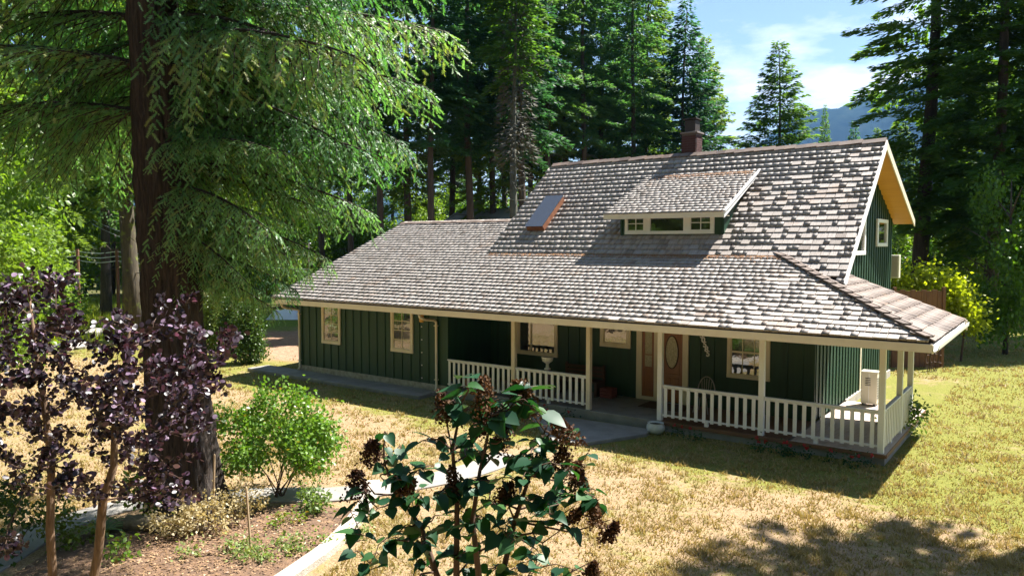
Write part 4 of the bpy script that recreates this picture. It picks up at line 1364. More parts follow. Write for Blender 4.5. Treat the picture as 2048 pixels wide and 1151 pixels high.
for i, (px, D, H, wd) in enumerate([(1815, 58, 7, 7), (1880, 54, 7, 7), (1945, 56, 6.5, 7), (2010, 52, 6, 7), (2065, 48, 6, 7), (2130, 44, 7, 7), (1850, 76, 10, 9), (2000, 78, 11, 9), (1770, 72, 9, 8)]):
    broad(px, D, H, wd, i % 3, 'shady leafy bush at the forest edge beyond the right lawn', 'leafy bushes beyond the right lawn')

broad(2015, 33, 9.0, 5.5, 1, 'bright sunlit leafy tree at the right border before the dark fir', 'leafy bushes beyond the right lawn')
broad(1945, 44, 8.0, 5.0, 2, 'sunlit leafy tree right of the open fir, above the lime vine', 'leafy bushes beyond the right lawn')

# clipped conical evergreens left of the house
V, F, rn = leaf_blobs(430, [((0, 0, .6), (.55, .55, .6)), ((0, 0, 1.2), (.5, .5, .6)), ((0, 0, 1.8), (.38, .38, .6)), ((0, 0, 2.25), (.2, .2, .4))], 7000, .10, shell=.7)
am = np_mesh('crown', V, F, M['arb'], rn)
mb = MB(); mb.tube([(0, 0, 0), (0, 0, 2)], [.06, .03], 6); at_ = mb.mesh('trunk', M['bark_far'])
for px, D, s, lab in [(498, 30.5, (1.0, 1.0, 1.0), 'dense dark arborvitae column nearest the house corner'), (462, 32.5, (.95, .95, 1.02), 'middle arborvitae column of three left of the house'), (428, 34, (.9, .9, 1.0), 'leftmost arborvitae column beside the big fir trunk')]:
    root = tag(empty('arborvitae', ground(px, D), rng.uniform(0, 6)), lab, 'shrub', 'arborvitae columns left of the house')
    link('crown', am, root).scale = s; link('trunk', at_, root)

# lime green vine on its wooden screen behind the house
vr = tag(empty('grape_vine', ground(1878, 31)), 'lime green vine sprawling over the brown wooden screen', 'vine')
r_ = np.random.default_rng(5)
blobs = []
for k in range(17):
    u = r_.uniform(-1.75, 1.75)
    blobs.append(((RT[0] * u + FW[0] * r_.uniform(-.4, .4), RT[1] * u + FW[1] * r_.uniform(-.4, .4), 2.9 - .25 * u + r_.uniform(-.5, .6) - (0.5 if u > .9 else 0)), (.55, .55, .42)))
V, F, rn = leaf_blobs(431, blobs, 5200, .17, shell=.3)
link('foliage', np_mesh('foliage', V, F, M['lime'], rn), vr)['kind'] = 'stuff'
mb = MB()
for u in (-1.2, 0.1, 1.0):
    mb.tube([(RT[0] * u, RT[1] * u, 0), (RT[0] * (u + .1), RT[1] * (u + .1), 1.3), (RT[0] * (u - .1), RT[1] * (u - .1), 2.7)], [.05, .04, .02], 6)
mb.build('stem', M['twig'], vr)
fr_ = tag(empty('wooden_screen', ground(1838, 29.5)), 'tall brown board screen under the lime green vine', 'fence')
for k in range(9):
    u = -.85 + k * .21
    mb = MB(); c_ = RT * u
    mb.bar((c_[0], c_[1], 0), (c_[0], c_[1], 3.0 + .05 * (k % 2)), .195, .03, up=(FW[0], FW[1], 0)); mb.build('board', M['fence'], fr_)
for z in (.6, 2.4):
    mb = MB(); a_ = RT * -.9 + FW * .05; b_ = RT * .95 + FW * .05
    mb.bar((a_[0], a_[1], z), (b_[0], b_[1], z), .09, .05); mb.build('rail', M['fence'], fr_)
for u in (-.95, .98):
    mb = MB(); c_ = RT * u; mb.bar((c_[0], c_[1], 0), (c_[0], c_[1], 3.15), .11, .11, up=(FW[0], FW[1], 0)); mb.build('post', M['fence'], fr_)
tr_ = tag(empty('trellis', ground(1870, 28.6)), 'dark twig trellis leaning beside the brown screen on the right lawn', 'trellis')
for k in range(6):
    u = -.28 + .11 * k
    mb = MB()
    mb.tube([tuple(RT * u * .6 + np.array([0, 0, 0])), tuple(RT * (u + .05 * math.sin(k * 2)) + np.array([0, 0, .5])), tuple(RT * (u * .8 + .1) + np.array([0, 0, 1.05]))], .016, 5)
    mb.build('twig', M['twig'], tr_)
for z in (.3, .6, .85):
    mb = MB(); mb.tube([tuple(RT * -.22 + np.array([0, 0, z])), tuple(RT * .05 + np.array([0, 0, z + .06])), tuple(RT * .34 + np.array([0, 0, z]))], .014, 5); mb.build('twig', M['twig'], tr_)

# small distant things on the right lawn
bb = tag(empty('storage_box', ground(1955, 47)), 'blue green plastic storage box under the trees beyond the right lawn', 'box')
mb = MB(); mb.box(-.9, .9, -.4, .4, 0, .62); mb.build('body', M['bluebin'], bb, bevel=.03)
mb = MB(); mb.box(-.95, .95, -.44, .44, .621, .70); mb.build('lid', M['bluebin'], bb, bevel=.02)
pt_ = tag(empty('picnic_bench', ground(2040, 48), .3), 'pale plank bench at the far right edge of the lawn', 'bench')
for z, y in ((.45, -.25), (.75, .2), (1.0, .3)):
    mb = MB(); mb.box(-1.2, 1.2, y - .15, y + .15, z, z + .05); mb.build('plank', M['pale_concrete'], pt_)
for x in (-.9, .9):
    mb = MB(); mb.box(x - .05, x + .05, -.3, .35, 0, .449); mb.build('leg', M['darkwood'], pt_)

# shed behind the wing
sh = tag(empty('shed', (-29.5, 24.5, GZ)), 'small shed with a grey low pitched roof behind the left wing', 'shed')
mb = MB(); mb.prism([(-3.0, -3.2, 0), (-3.0, 3.2, 0), (-3.0, 3.2, 5.6), (-3.0, 0, 7.1), (-3.0, -3.2, 5.6)], (5.6, 0, 0)); mb.build('wall', M['shed_wall'], sh)
mb = MB()
mb.prism([(-3.4, -3.8, 5.48), (3.0, -3.8, 5.48), (3.0, 0, 7.28), (-3.4, 0, 7.28)], (0, 0, .1)); mb.prism([(-3.4, 0.01, 7.28), (3.0, 0.01, 7.28), (3.0, 3.8, 5.48), (-3.4, 3.8, 5.48)], (0, 0, .1))
mb.build('roof', M['shed_roof'], sh)

# white tarp covered load and stones near the left corner
tp = tag(empty('tarp_cover', ground(572, 49)), 'white tarp over a low heap on the dirt yard beyond the left corner', 'tarp')
tv, tf = [], []
for j in range(9):
    for i in range(13):
        x, y = -1.05 + 2.1 * i / 12, -1.0 + 2.0 * j / 8
        z = 0.6 * max(0, 1 - (x / 1.05) ** 4) * max(0, 1 - (y / 1.0) ** 4) * (1 + .15 * math.sin(x * 5 + y * 3)) + .02
        tv.append((x * RT[0] - y * RT[1], x * RT[1] + y * RT[0], z))
for j in range(8):
    for i in range(12):
        q = j * 13 + i; tf.append((q, q + 1, q + 14, q + 13))
link('sheet', np_mesh('sheet', tv, tf, M['tarp'], smooth=True), tp)


def stone(p, s, label, seed):
    import bmesh
    r = np.random.default_rng(seed)
    bm = bmesh.new()
    bmesh.ops.create_icosphere(bm, subdivisions=2, radius=1)
    for v in bm.verts:
        v.co *= 1 + r.normal(0, .07)
        v.co = Vector((v.co.x * s[0], v.co.y * s[1], max(v.co.z, -.5) * s[2]))
    me = bpy.data.meshes.new('stone'); bm.to_mesh(me); bm.free(); me.materials.append(M['stone'])
    ob = link('stone', me); ob.location = (p[0], p[1], p[2] + s[2] * .4); ob.rotation_euler = (0, 0, r.uniform(0, 3))
    return tag(ob, label, 'stone', 'stones edging the meadow')


for i, (px, D, s, lab) in enumerate([(185, 38.5, (1.0, .6, .4), 'largest pale flat stone at the foot of the meadow'), (150, 35, (.7, .5, .3), 'flat stone in front of the largest pale meadow stone'), (60, 33, (.7, .5, .35), 'middle grey stone of the row at the left border'), (28, 32, (.8, .55, .35), 'leftmost grey stone at the left border'), (122, 34, (.5, .4, .3), 'small stone left of the two pale meadow stones')]):
    stone(ground(px, D), s, lab, 50 + i)

# wire fence on the left
wf = tag(empty('wire_fence', ground(200, 41)), 'wire fence with thin wooden posts before the dark forest at the left', 'fence')
A_, B_ = ground(20, 46) - ground(200, 41), ground(420, 36) - ground(200, 41)
A_, B_ = A_ + np.array([0, 0, .0]), B_ + np.array([0, 0, .0])
for k in range(6):
    p = A_ + (B_ - A_) * k / 5
    mb = MB(); mb.tube([(p[0], p[1], 0), (p[0], p[1], 4.55)], .09, 7); mb.build('post', M['fence'], wf)
for z in (3.95, 4.2, 4.45):
    mb = MB(); mb.tube([tuple(A_ + (B_ - A_) * s + np.array([0, 0, z - .12 * math.sin(math.pi * ((s * 5) % 1))])) for s in np.linspace(0, 1, 26)], .018, 4); mb.build('wire', M['tarp'], wf)

# ------------------------------------------------------------------ the big near fir
FB = ground(366, 13.1)
fir = tag(empty('fir_tree', FB), 'huge old fir with a thick dark ridged trunk left of the house', 'tree')
na, nr = 120, 150
rr = np.random.default_rng(11)
ph = rr.uniform(0, 6.28, 9)
tv, tf = [], []
Ht = 26.0
for j in range(nr):
    z = Ht * (j / (nr - 1)) ** 1.25 - 0.1
    rad = 0.50 * (1 - z / Ht) ** .8 + 0.15 * math.exp(-max(z, 0) / .55) + .015
    ctr2 = RT * (-0.055 * z + .0012 * z * z)
    for i in range(na):
        a = 2 * math.pi * i / na
        rid = .17 * abs(math.sin(9 * a + 1.3 * math.sin(z * 1.7 + ph[0]) + .5 * math.sin(z * 5.1 + a * 3) + ph[1])) ** .6 + .07 * math.sin(19 * a + 1.9 * math.sin(z * 2.9 + ph[2])) * math.sin(z * 4.0 + 5 * a) + .05 * math.sin(5 * a + z * 1.9 + ph[3]) + rr.normal(0, .025) - .06
        but = .16 * math.exp(-max(z, 0) / .5) * math.sin(5 * a + ph[4])
        q = rad * (1 + rid - .05 + but)
        tv.append((ctr2[0] + math.cos(a) * q, ctr2[1] + math.sin(a) * q, z))
for j in range(nr - 1):
    for i in range(na):
        a0, a1 = j * na + i, j * na + (i + 1) % na
        tf.append((a0, a1, a1 + na, a0 + na))
link('trunk', np_mesh('trunk', tv, tf, M['bark'], smooth=False), fir)


def fir_branch(seed, L=4.0):
    r = np.random.default_rng(seed)
    mb = MB()
    bend = r.normal(0, .12)
    main = lambda s: np.array([L * s, bend * L * s * s, .10 * L * s - .42 * L * s ** 2 + .10 * L * s ** 3])
    mb.tube([main(s) for s in np.linspace(0, 1, 9)], [.05 * (1 - s) ** .8 + .006 for s in np.linspace(0, 1, 9)], 6)
    P, D, S, Ln = [], [], [], []
    ns = 56
    for i in range(ns):
        s = .07 + .93 * (i + r.random()) / ns
        p0 = main(s); sg = 1 if i % 2 else -1
        t_ = main(min(1, s + .02)) - main(s - .02); t_ /= np.linalg.norm(t_)
        a = r.uniform(.6, 1.15)
        d0 = t_ * math.cos(a) + np.array([0, sg, 0]) * math.sin(a)
        l2 = L * .30 * (1.08 - s) ** .6 * r.uniform(.6, 1.15) + .12
        hang = r.uniform(.4, 1.35)
        sec = lambda u: p0 + d0 * l2 * u + np.array([0, 0, -1]) * hang * l2 * u ** 1.8
        mb.tube([sec(0), sec(.5), sec(1)], [.014, .009, .003], 3, cap=False)
        n3 = max(4, int(l2 / .05))
        for k in range(n3):
            u = (k + r.random()) / n3
            q = sec(u)
            tg = sec(min(1, u + .05)) - sec(max(0, u - .05)); tg /= np.linalg.norm(tg) + 1e-9
            sd = np.cross(tg, [0, 0, 1.0]); sd /= np.linalg.norm(sd) + 1e-9
            d3 = tg * r.uniform(.5, .9) + sd * (1 if k % 2 else -1) * r.uniform(.4, .9) + np.array([0, 0, -1]) * r.uniform(.0, .7)
            P.append(q); D.append(d3 / np.linalg.norm(d3)); S.append(sd + r.normal(0, .5, 3)); Ln.append(r.uniform(.11, .22))
    P, D, S, Ln = map(np.array, (P, D, S, Ln))
    n = len(P)
    S = unitv(S - D * np.sum(S * D, 1, keepdims=True)); Nn = np.cross(D, S)
    V, F, rn = [], [], []
    base = 0
    tone = np.clip(r.normal(.42, .2, n), 0, 1) * .6
    for k in range(8):
        for sg in (-1, 1):
            c = P + D * (Ln * (k + .3) / 8.0)[:, None]
            tip = c + (S * sg * .74 + D * .68 + Nn * r.uniform(-.5, .5, (n, 1))) * (.038 * (1.15 - .06 * k))
            w_ = D * .0105
            tri = np.stack([c - w_, c + w_, tip], 1).reshape(-1, 3)
            V.append(tri); F.append(np.arange(n * 3).reshape(-1, 3) + base); base += n * 3
            rn.append(tone)
    return mb, np.concatenate(V), np.concatenate(F), np.concatenate(rn)


fb = []
for i in range(6):
    mb, V, F, rn = fir_branch(500 + i, 4.0)
    fb.append((mb.mesh('branch', M['bark'], smooth=True), np_mesh('needles', V, F, M['fir'], rn)))
camaz = math.atan2(-FW[1], -FW[0])
br = np.random.default_rng(21)


def fir_limb(z, az, L, k, pitch=0.0):
    ctr2 = RT * (-0.055 * z + .0012 * z * z)
    ob = link('branch', fb[k][0], fir)
    ob.location = (ctr2[0], ctr2[1], z)
    ob.rotation_euler = (br.normal(0, .12), pitch, az)
    ob.scale = (L / 4.0,) * 3
    nd = link('needles', fb[k][1], ob)


i = 0
placed = 0
zz = 3.9
while zz < 21:
    az = i * 2.39996 + br.normal(0, .35)
    i += 1
    dz = (az - camaz + math.pi) % (2 * math.pi) - math.pi
    zz += .085 if zz < 11 else .42
    if zz < 12 and abs(dz) < .95: continue
    if zz < 5.0 and abs(dz) < 1.2: continue
    if zz < 7.0 and math.cos(az - math.atan2(RT[1], RT[0])) < -.1: continue
    L = float(np.interp(zz, [3.9, 5, 6.5, 8, 12, 13], [1.5, 2.0, 3.0, 4.1, 4.3, 3.4])) * br.uniform(.75, 1.1)
    if math.cos(az - math.atan2(RT[1], RT[0])) < .25 and i % 5 < 1: continue
    if zz > 12: L *= 1 - (zz - 12) / 14
    side = math.sin(dz)                        # negative: towards the right of the picture
    fir_limb(zz, az, L, i % 6, br.normal(.02, .10))
# a few limbs that show clearly in the photo
az_r = math.atan2(RT[1], RT[0])
for z, daz, L, pt in [(7.8, .15, 4.5, -.2), (6.9, -.25, 3.9, -.05), (6.2, .3, 3.6, .0), (5.4, .0, 2.8, .08), (8.6, .05, 4.9, -.2), (9.2, -.35, 4.9, -.15), (4.8, .45, 2.3, .15), (4.5, -.1, 2.0, .2), (5.1, .6, 2.6, .1), (7.4, .6, 4.6, -.1), (8.2, -.55, 4.6, -.05), (5.8, -.6, 3.0, .05)]:
    fir_limb(z, az_r + daz, L, int(z * 10) % 6, pt)
for z, daz, L, pt in [(7.0, .1, 4.6, -.16), (7.8, .3, 4.8, -.16), (8.6, -.1, 5.0, -.15), (7.3, -.5, 4.2, -.1), (9.2, .2, 5.0, -.2)]:
    fir_limb(z, az_r + math.pi + daz, L, int(z * 10) % 6, pt)

# ------------------------------------------------------------------ purple smoke tree, near left
SD_ = 6.6
sm = tag(empty('smoke_tree', ground(165, SD_ + .1)), 'purple leaved smoke tree with two slim trunks in the left foreground', 'tree')
sb_ = np.array(sm.location)
mb1, mb2 = MB(), MB()


def sp(px, py, dd=0.0):
    return seen(px, py, SD_ + dd) - sb_


t1 = [np.array([-.30, -.05, 0]), sp(108, 1190), sp(100, 1060), sp(103, 930), sp(88, 800), sp(70, 690), sp(60, 600)]
t2 = [np.array([.02, .05, 0]), sp(172, 1230), sp(196, 1110), sp(206, 1000, -.1), sp(228, 930, -.1), sp(229, 830), sp(250, 740), sp(262, 640)]
mb1.tube(t1, [.055, .038, .035, .031, .026, .018, .009], 10); mb1.build('trunk', M['bark_thin'], sm, smooth=True)
mb2.tube(t2, [.055, .04, .038, .036, .031, .024, .017, .009], 10); mb2.build('trunk', M['bark_thin'], sm, smooth=True)
r_ = np.random.default_rng(31)
cl = []                                        # leaf sprays: px, py, spread, count
for (x0, x1, y0, y1, n) in [(0, 160, 540, 720, 42), (100, 270, 680, 830, 34), (-30, 300, 740, 1000, 98), (230, 420, 740, 900, 38), (290, 470, 660, 780, 40), (280, 390, 860, 1010, 18), (310, 390, 590, 690, 9), (-20, 50, 1060, 1151, 5), (30, 290, 620, 760, 22)]:
    for k in range(n):
        cl.append((r_.uniform(x0, x1), r_.uniform(y0, y1), r_.uniform(-.9, .8)))
P, D, S, L = [], [], [], []


def grow(nodes, targets, rise, mbt, r0, r1, r):
    """joins every target to the nearest wood so far, so that twigs branch off twigs"""
    nodes = [np.array(q) for q in nodes]
    rad = [r0] * len(nodes)
    o0 = np.array(nodes)
    tg = sorted(targets, key=lambda q: np.min(np.linalg.norm(o0 - q, axis=1)))
    ends = []
    for q in tg:
        A = np.array(nodes)
        dv = q - A
        dist_ = np.linalg.norm(dv, axis=1) * (1 + rise * np.maximum(0, -dv[:, 2] / (np.linalg.norm(dv, axis=1) + 1e-6)))
        k = int(np.argmin(dist_ + np.array([0 if x == r0 else .05 for x in rad])))
        p0 = A[k]
        v = q - p0
        ln = np.linalg.norm(v)
        b1 = p0 + v * .4 + r.normal(0, .09, 3) * ln + np.array([0, 0, .10 * ln])
        b2 = p0 + v * .75 + r.normal(0, .05, 3) * ln + np.array([0, 0, .06 * ln])
        ra = max(r1, rad[k] * .72)
        mbt.tube([p0, b1, b2, q], [ra, ra * .8, ra * .6, r1 * .6], 5, cap=False)
        for x in (b1, b2, q):
            nodes.append(x); rad.append(max(r1, ra * .75))
        ends.append((p0, b1, b2, q))
    return ends


def dense(pts, m=5):
    o_ = []
    for a_, b_ in zip(pts[:-1], pts[1:]):
        for k in range(m): o_.append(np.array(a_) + (np.array(b_) - np.array(a_)) * k / m)
    return o_ + [np.array(pts[-1])]


tw = MB()
ends = grow(dense(t1[3:]) + dense(t2[3:]), [sp(x, y, dd) for x, y, dd in cl], .8, tw, .014, .004, r_)
for (p0, b1, b2, q) in ends:
    m = r_.integers(19, 33)
    ln = np.linalg.norm(q - p0)
    for k in range(m):
        f = 1 - min(.95, abs(r_.normal(0, .28 if ln > .4 else .5)))
        c0 = b2 + (q - b2) * (f - .75) / .25 if f > .75 else (b1 + (b2 - b1) * (f - .4) / .35 if f > .4 else p0 + (b1 - p0) * f / .4)
        ax = unitv((q - b1)[None])[0]
        d = unitv((ax * .5 + r_.normal(0, .75, 3))[None])[0]
        P.append(c0 + d * .015 + r_.normal(0, .022, 3)); D.append(d + np.array([0, 0, .1])); S.append(r_.normal(0, 1, 3)); L.append(r_.uniform(.034, .060))
tw.build('twigs', M['twig'], sm)['kind'] = 'stuff'
P, D, S, L = map(np.array, (P, D, S, L))
D = unitv(D); S = unitv(S - D * np.sum(S * D, 1, keepdims=True)); Nn = np.cross(D, S)
# an oval leaf: eight sided, slightly cupped
oval = np.array([(0, 0, 0), (.22, .30, .04), (.55, .42, .07), (.85, .28, .04), (1.0, 0, 0), (.85, -.28, .04), (.55, -.42, .07), (.22, -.30, .04), (.5, 0, -.02)])
of = np.array([(8, i, (i + 1) % 8) for i in range(8)])
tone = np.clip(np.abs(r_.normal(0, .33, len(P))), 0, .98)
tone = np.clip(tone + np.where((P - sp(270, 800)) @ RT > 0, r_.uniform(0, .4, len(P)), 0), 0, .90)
ordr = np.argsort(-L + ((P + sb_ - CAM) @ FW) * .05)
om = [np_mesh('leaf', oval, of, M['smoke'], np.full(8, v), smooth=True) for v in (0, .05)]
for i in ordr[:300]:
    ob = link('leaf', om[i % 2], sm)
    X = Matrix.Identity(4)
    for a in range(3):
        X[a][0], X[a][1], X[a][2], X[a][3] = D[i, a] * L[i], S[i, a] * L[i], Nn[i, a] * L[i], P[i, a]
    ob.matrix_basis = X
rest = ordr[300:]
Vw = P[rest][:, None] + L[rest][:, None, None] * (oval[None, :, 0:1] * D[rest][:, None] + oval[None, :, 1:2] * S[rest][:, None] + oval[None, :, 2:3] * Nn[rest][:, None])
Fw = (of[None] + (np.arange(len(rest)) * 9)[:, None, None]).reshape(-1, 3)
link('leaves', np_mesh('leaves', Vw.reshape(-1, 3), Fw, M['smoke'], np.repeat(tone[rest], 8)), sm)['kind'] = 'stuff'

# ------------------------------------------------------------------ lilac in the foreground
LD = 3.35
lil = tag(empty('lilac_bush', ground(920, LD)), 'dark green lilac with heart shaped leaves and dried brown flower heads in the centre foreground', 'shrub')
lb = np.array(lil.location)
lp = lambda px, py, dd=0.0: seen(px, py, LD + dd) - lb
r_ = np.random.default_rng(41)
stems = [[np.array([-.05, 0, 0]), lp(905, 1400), lp(880, 1170), lp(845, 1060, .05), lp(800, 990, .05), lp(770, 930, .0)],
         [np.array([0, .05, 0]), lp(918, 1400), lp(913, 1150), lp(914, 1000, -.05), lp(905, 900, -.05), lp(925, 800, -.05)],
         [np.array([.06, 0, 0]), lp(960, 1400), lp(1000, 1170, .1), lp(1030, 1040, .1), lp(1060, 950, .05), lp(1090, 860, .05)],
         [np.array([.10, .05, 0]), lp(950, 1400), lp(960, 1170, -.15), lp(945, 1040, -.15), lp(960, 940, -.1), lp(985, 830, -.1)]]
for s in stems:
    mb = MB(); mb.tube(s, [.03, .022, .015, .011, .008, .004], 7); mb.build('stem', M['twig'], lil, smooth=True)
# heart leaf with a midrib fold and a drooping tip
hl = np.array([(0, 0, 0), (-.06, .22, .05), (.10, .40, .08), (.38, .40, .07), (.70, .22, -.02), (1.0, 0, -.16), (.70, -.22, -.02), (.38, -.40, .07), (.10, -.40, .08), (-.06, -.22, .05), (.30, 0, -.02), (.65, 0, -.06)])
hf = np.array([(0, 10, 1), (1, 10, 2), (2, 10, 3), (3, 10, 11), (3, 11, 4), (4, 11, 5), (0, 9, 10), (9, 8, 10), (8, 7, 10), (7, 11, 10), (7, 6, 11), (6, 5, 11)])
hms = [np_mesh('leaf', hl * np.array([1, 1, k]), hf, M['lilac'], smooth=True) for k in (1.0, 1.8, 0.5)]
twm = MB()
shoots = [(935, 752, -.1), (1068, 772, 0), (1045, 805, -.05), (905, 800, .05), (985, 830, 0), (1095, 850, .05), (1150, 870, .05), (1175, 905, .1), (770, 862, 0), (800, 890, .05), (845, 880, 0), (720, 1000, 0), (755, 1015, .05), (700, 1020, -.05), (860, 930, .05), (900, 905, -.1), (960, 900, 0), (1010, 880, -.1), (1040, 920, 0), (1075, 940, -.1), (1115, 935, 0), (1165, 990, 0), (1195, 1000, .05), (1145, 1045, 0), (1110, 1015, .1), (1060, 1000, -.05), (1000, 1000, .1), (960, 1030, -.1), (920, 1020, 0), (870, 1030, .1), (840, 1010, 0), (790, 990, .05), (800, 1080, .1), (835, 1120, .1), (715, 1100, .1), (740, 1125, .1), (900, 1110, 0), (950, 1110, .05), (1000, 1080, -.1), (1040, 1075, 0), (985, 1135, 0), (1075, 1130, .1), (1170, 1145, .1), (760, 950, 0), (980, 960, -.15), (930, 960, -.1), (1020, 1040, -.1), (890, 980, .05), (1085, 1085, .0)]
nl = 0
shoots += [(x_ + r_.uniform(-50, 50), y_ + r_.uniform(-45, 45), r_.uniform(-.25, .25)) for x_, y_ in [(1000, 930), (940, 940), (1060, 900), (1100, 980), (1020, 960), (980, 1040), (930, 1060), (860, 960), (800, 1010), (1060, 1050), (1010, 1100), (890, 1080), (960, 870), (1020, 840), (740, 1050), (1130, 900), (1080, 1010), (955, 985), (745, 1030), (820, 1090), (790, 1130), (930, 1140), (1060, 1130), (1180, 960), (920, 850), (1075, 860), (1010, 900), (960, 820), (1110, 890), (1140, 960), (880, 910), (1090, 930), (870, 1060), (1030, 1120), (830, 1030), (770, 990)]]
lends = grow([q for s_ in stems for q in dense(s_[2:], 4)], [lp(*q) for q in shoots], 1.0, twm, .008, .0032, r_)
for (p0_, mid, b2_, tip) in lends:
    y = 575.5 - FPX * ((tip + lb - CAM) @ UP) / ((tip + lb - CAM) @ FW)
    ax = unitv((tip - b2_)[None])[0]
    for pair in range(3):
        c0 = tip - ax * (.055 * pair)
        a = r_.uniform(0, math.pi)
        sdv = RT * math.cos(a) + FW * math.sin(a)
        for sg in (-1, 1):
            if r_.random() < .12: continue
            d = unitv((sdv * sg + np.array([0, 0, r_.uniform(-.95, .15)]) + r_.normal(0, .25, 3))[None])[0]
            if y < 790: d = unitv((sdv * sg + np.array([0, 0, r_.uniform(-.3, .25)]))[None])[0]
            n_ = unitv((np.array([0, 0, 1.0]) + r_.normal(0, .35, 3))[None])[0]
            s_ = np.cross(n_, d); s_ /= np.linalg.norm(s_); n_ = np.cross(d, s_)
            L_ = r_.uniform(.058, .105) * (1.15 if y < 860 else .88)
            st = c0 + d * .022
            twm.tube([c0, st], [.0025, .002], 4, cap=False)
            ob = link('leaf', hms[nl % 3], lil)
            nl += 1
            X = Matrix.Identity(4)
            for a3 in range(3):
                X[a3][0], X[a3][1], X[a3][2], X[a3][3] = d[a3] * L_, s_[a3] * L_, n_[a3] * L_, st[a3]
            ob.matrix_basis = X
twm.build('twigs', M['twig'], lil, smooth=True)['kind'] = 'stuff'
heads = [(890, 815, .05, .075, .16), (968, 800, -.05, .085, .22), (1055, 800, 0, .07, .19), (1035, 785, 0, .05, .12), (1000, 880, .05, .085, .18), (1128, 865, -.05, .10, .15), (1125, 925, 0, .08, .16), (1155, 955, .05, .06, .15), (908, 975, -.05, .06, .22), (745, 905, .05, .075, .14), (715, 970, .05, .085, .13), (1012, 985, .05, .07, .10), (1190, 1030, 0, .05, .12), (1220, 1065, 0, .05, .12), (1150, 1030, .05, .05, .09), (1185, 1138, .1, .045, .08), (815, 975, 0, .05, .09), (965, 850, .05, .07, .12)]
for (x, y, dd, rad, hh) in heads:
    c0 = lp(x, y, dd)
    best = min((np.linalg.norm(q - c0), tuple(q)) for s in stems for q in s[2:] if q[2] < c0[2] + .02) if any(q[2] < c0[2] + .02 for s in stems for q in s[2:]) else (0, tuple(c0 - np.array([0, 0, .2])))
    fh = empty('flower_head', c0, 0, lil)
    mb = MB(); qv = np.array(best[1]) - c0
    mb.tube([tuple(qv), tuple(qv * .4 + np.array([0, 0, -.02])), (0, 0, hh * .5)], [.006, .004, .002], 5, cap=False); mb.build('stalk', M['twig'], fh)
    rad *= .85; hh *= .9
    n = int(380 + 2800 * rad)
    v = r_.random(n) ** .7
    u = rdir(r_, n)
    rad_v = rad * (1.05 - v) ** .55 * r_.uniform(.2, 1, n) ** .7 * (1 + .25 * np.sin(v * 40))
    ang = r_.uniform(0, 6.28, n)
    P = np.stack([np.cos(ang) * rad_v, np.sin(ang) * rad_v, (v - .5) * hh], 1)
    tiltv = RT * r_.normal(0, .4) + FW * r_.normal(0, .3)
    P += P[:, 2:3] * tiltv
    V, F = kites(P, u, rdir(r_, n), r_.uniform(.012, .020, n), .013)
    link('florets', np_mesh('florets', V, F, M['dryflower'], np.repeat(np.clip(r_.normal(.4, .25, n), 0, 1) * .6, 2)), fh)['kind'] = 'stuff'

# ------------------------------------------------------------------ garden shrubs and small plants
def shrub(name, p, blobs, n, leaf, mat, label, cat='shrub', stems_=6, sh=.35, h=1.2, group=None):
    root = tag(empty(name, p), label, cat, group)
    V, F, rn = leaf_blobs(int(abs(p[0] * 100)) + n, blobs, n, leaf, shell=sh)
    link('foliage', np_mesh('foliage', V, F, mat, rn), root)['kind'] = 'stuff'
    r = np.random.default_rng(n)
    for k in range(stems_):
        a = r.uniform(0, 6.28); b_ = blobs[k % len(blobs)][0]
        mb = MB(); mb.tube([(math.cos(a) * .08, math.sin(a) * .08, 0), (b_[0] * .4 + r.normal(0, .05), b_[1] * .4, b_[2] * .5), (b_[0], b_[1], b_[2])], [.014, .010, .005], 5, cap=False)
        mb.build('stem', M['twig'], root)
    return root


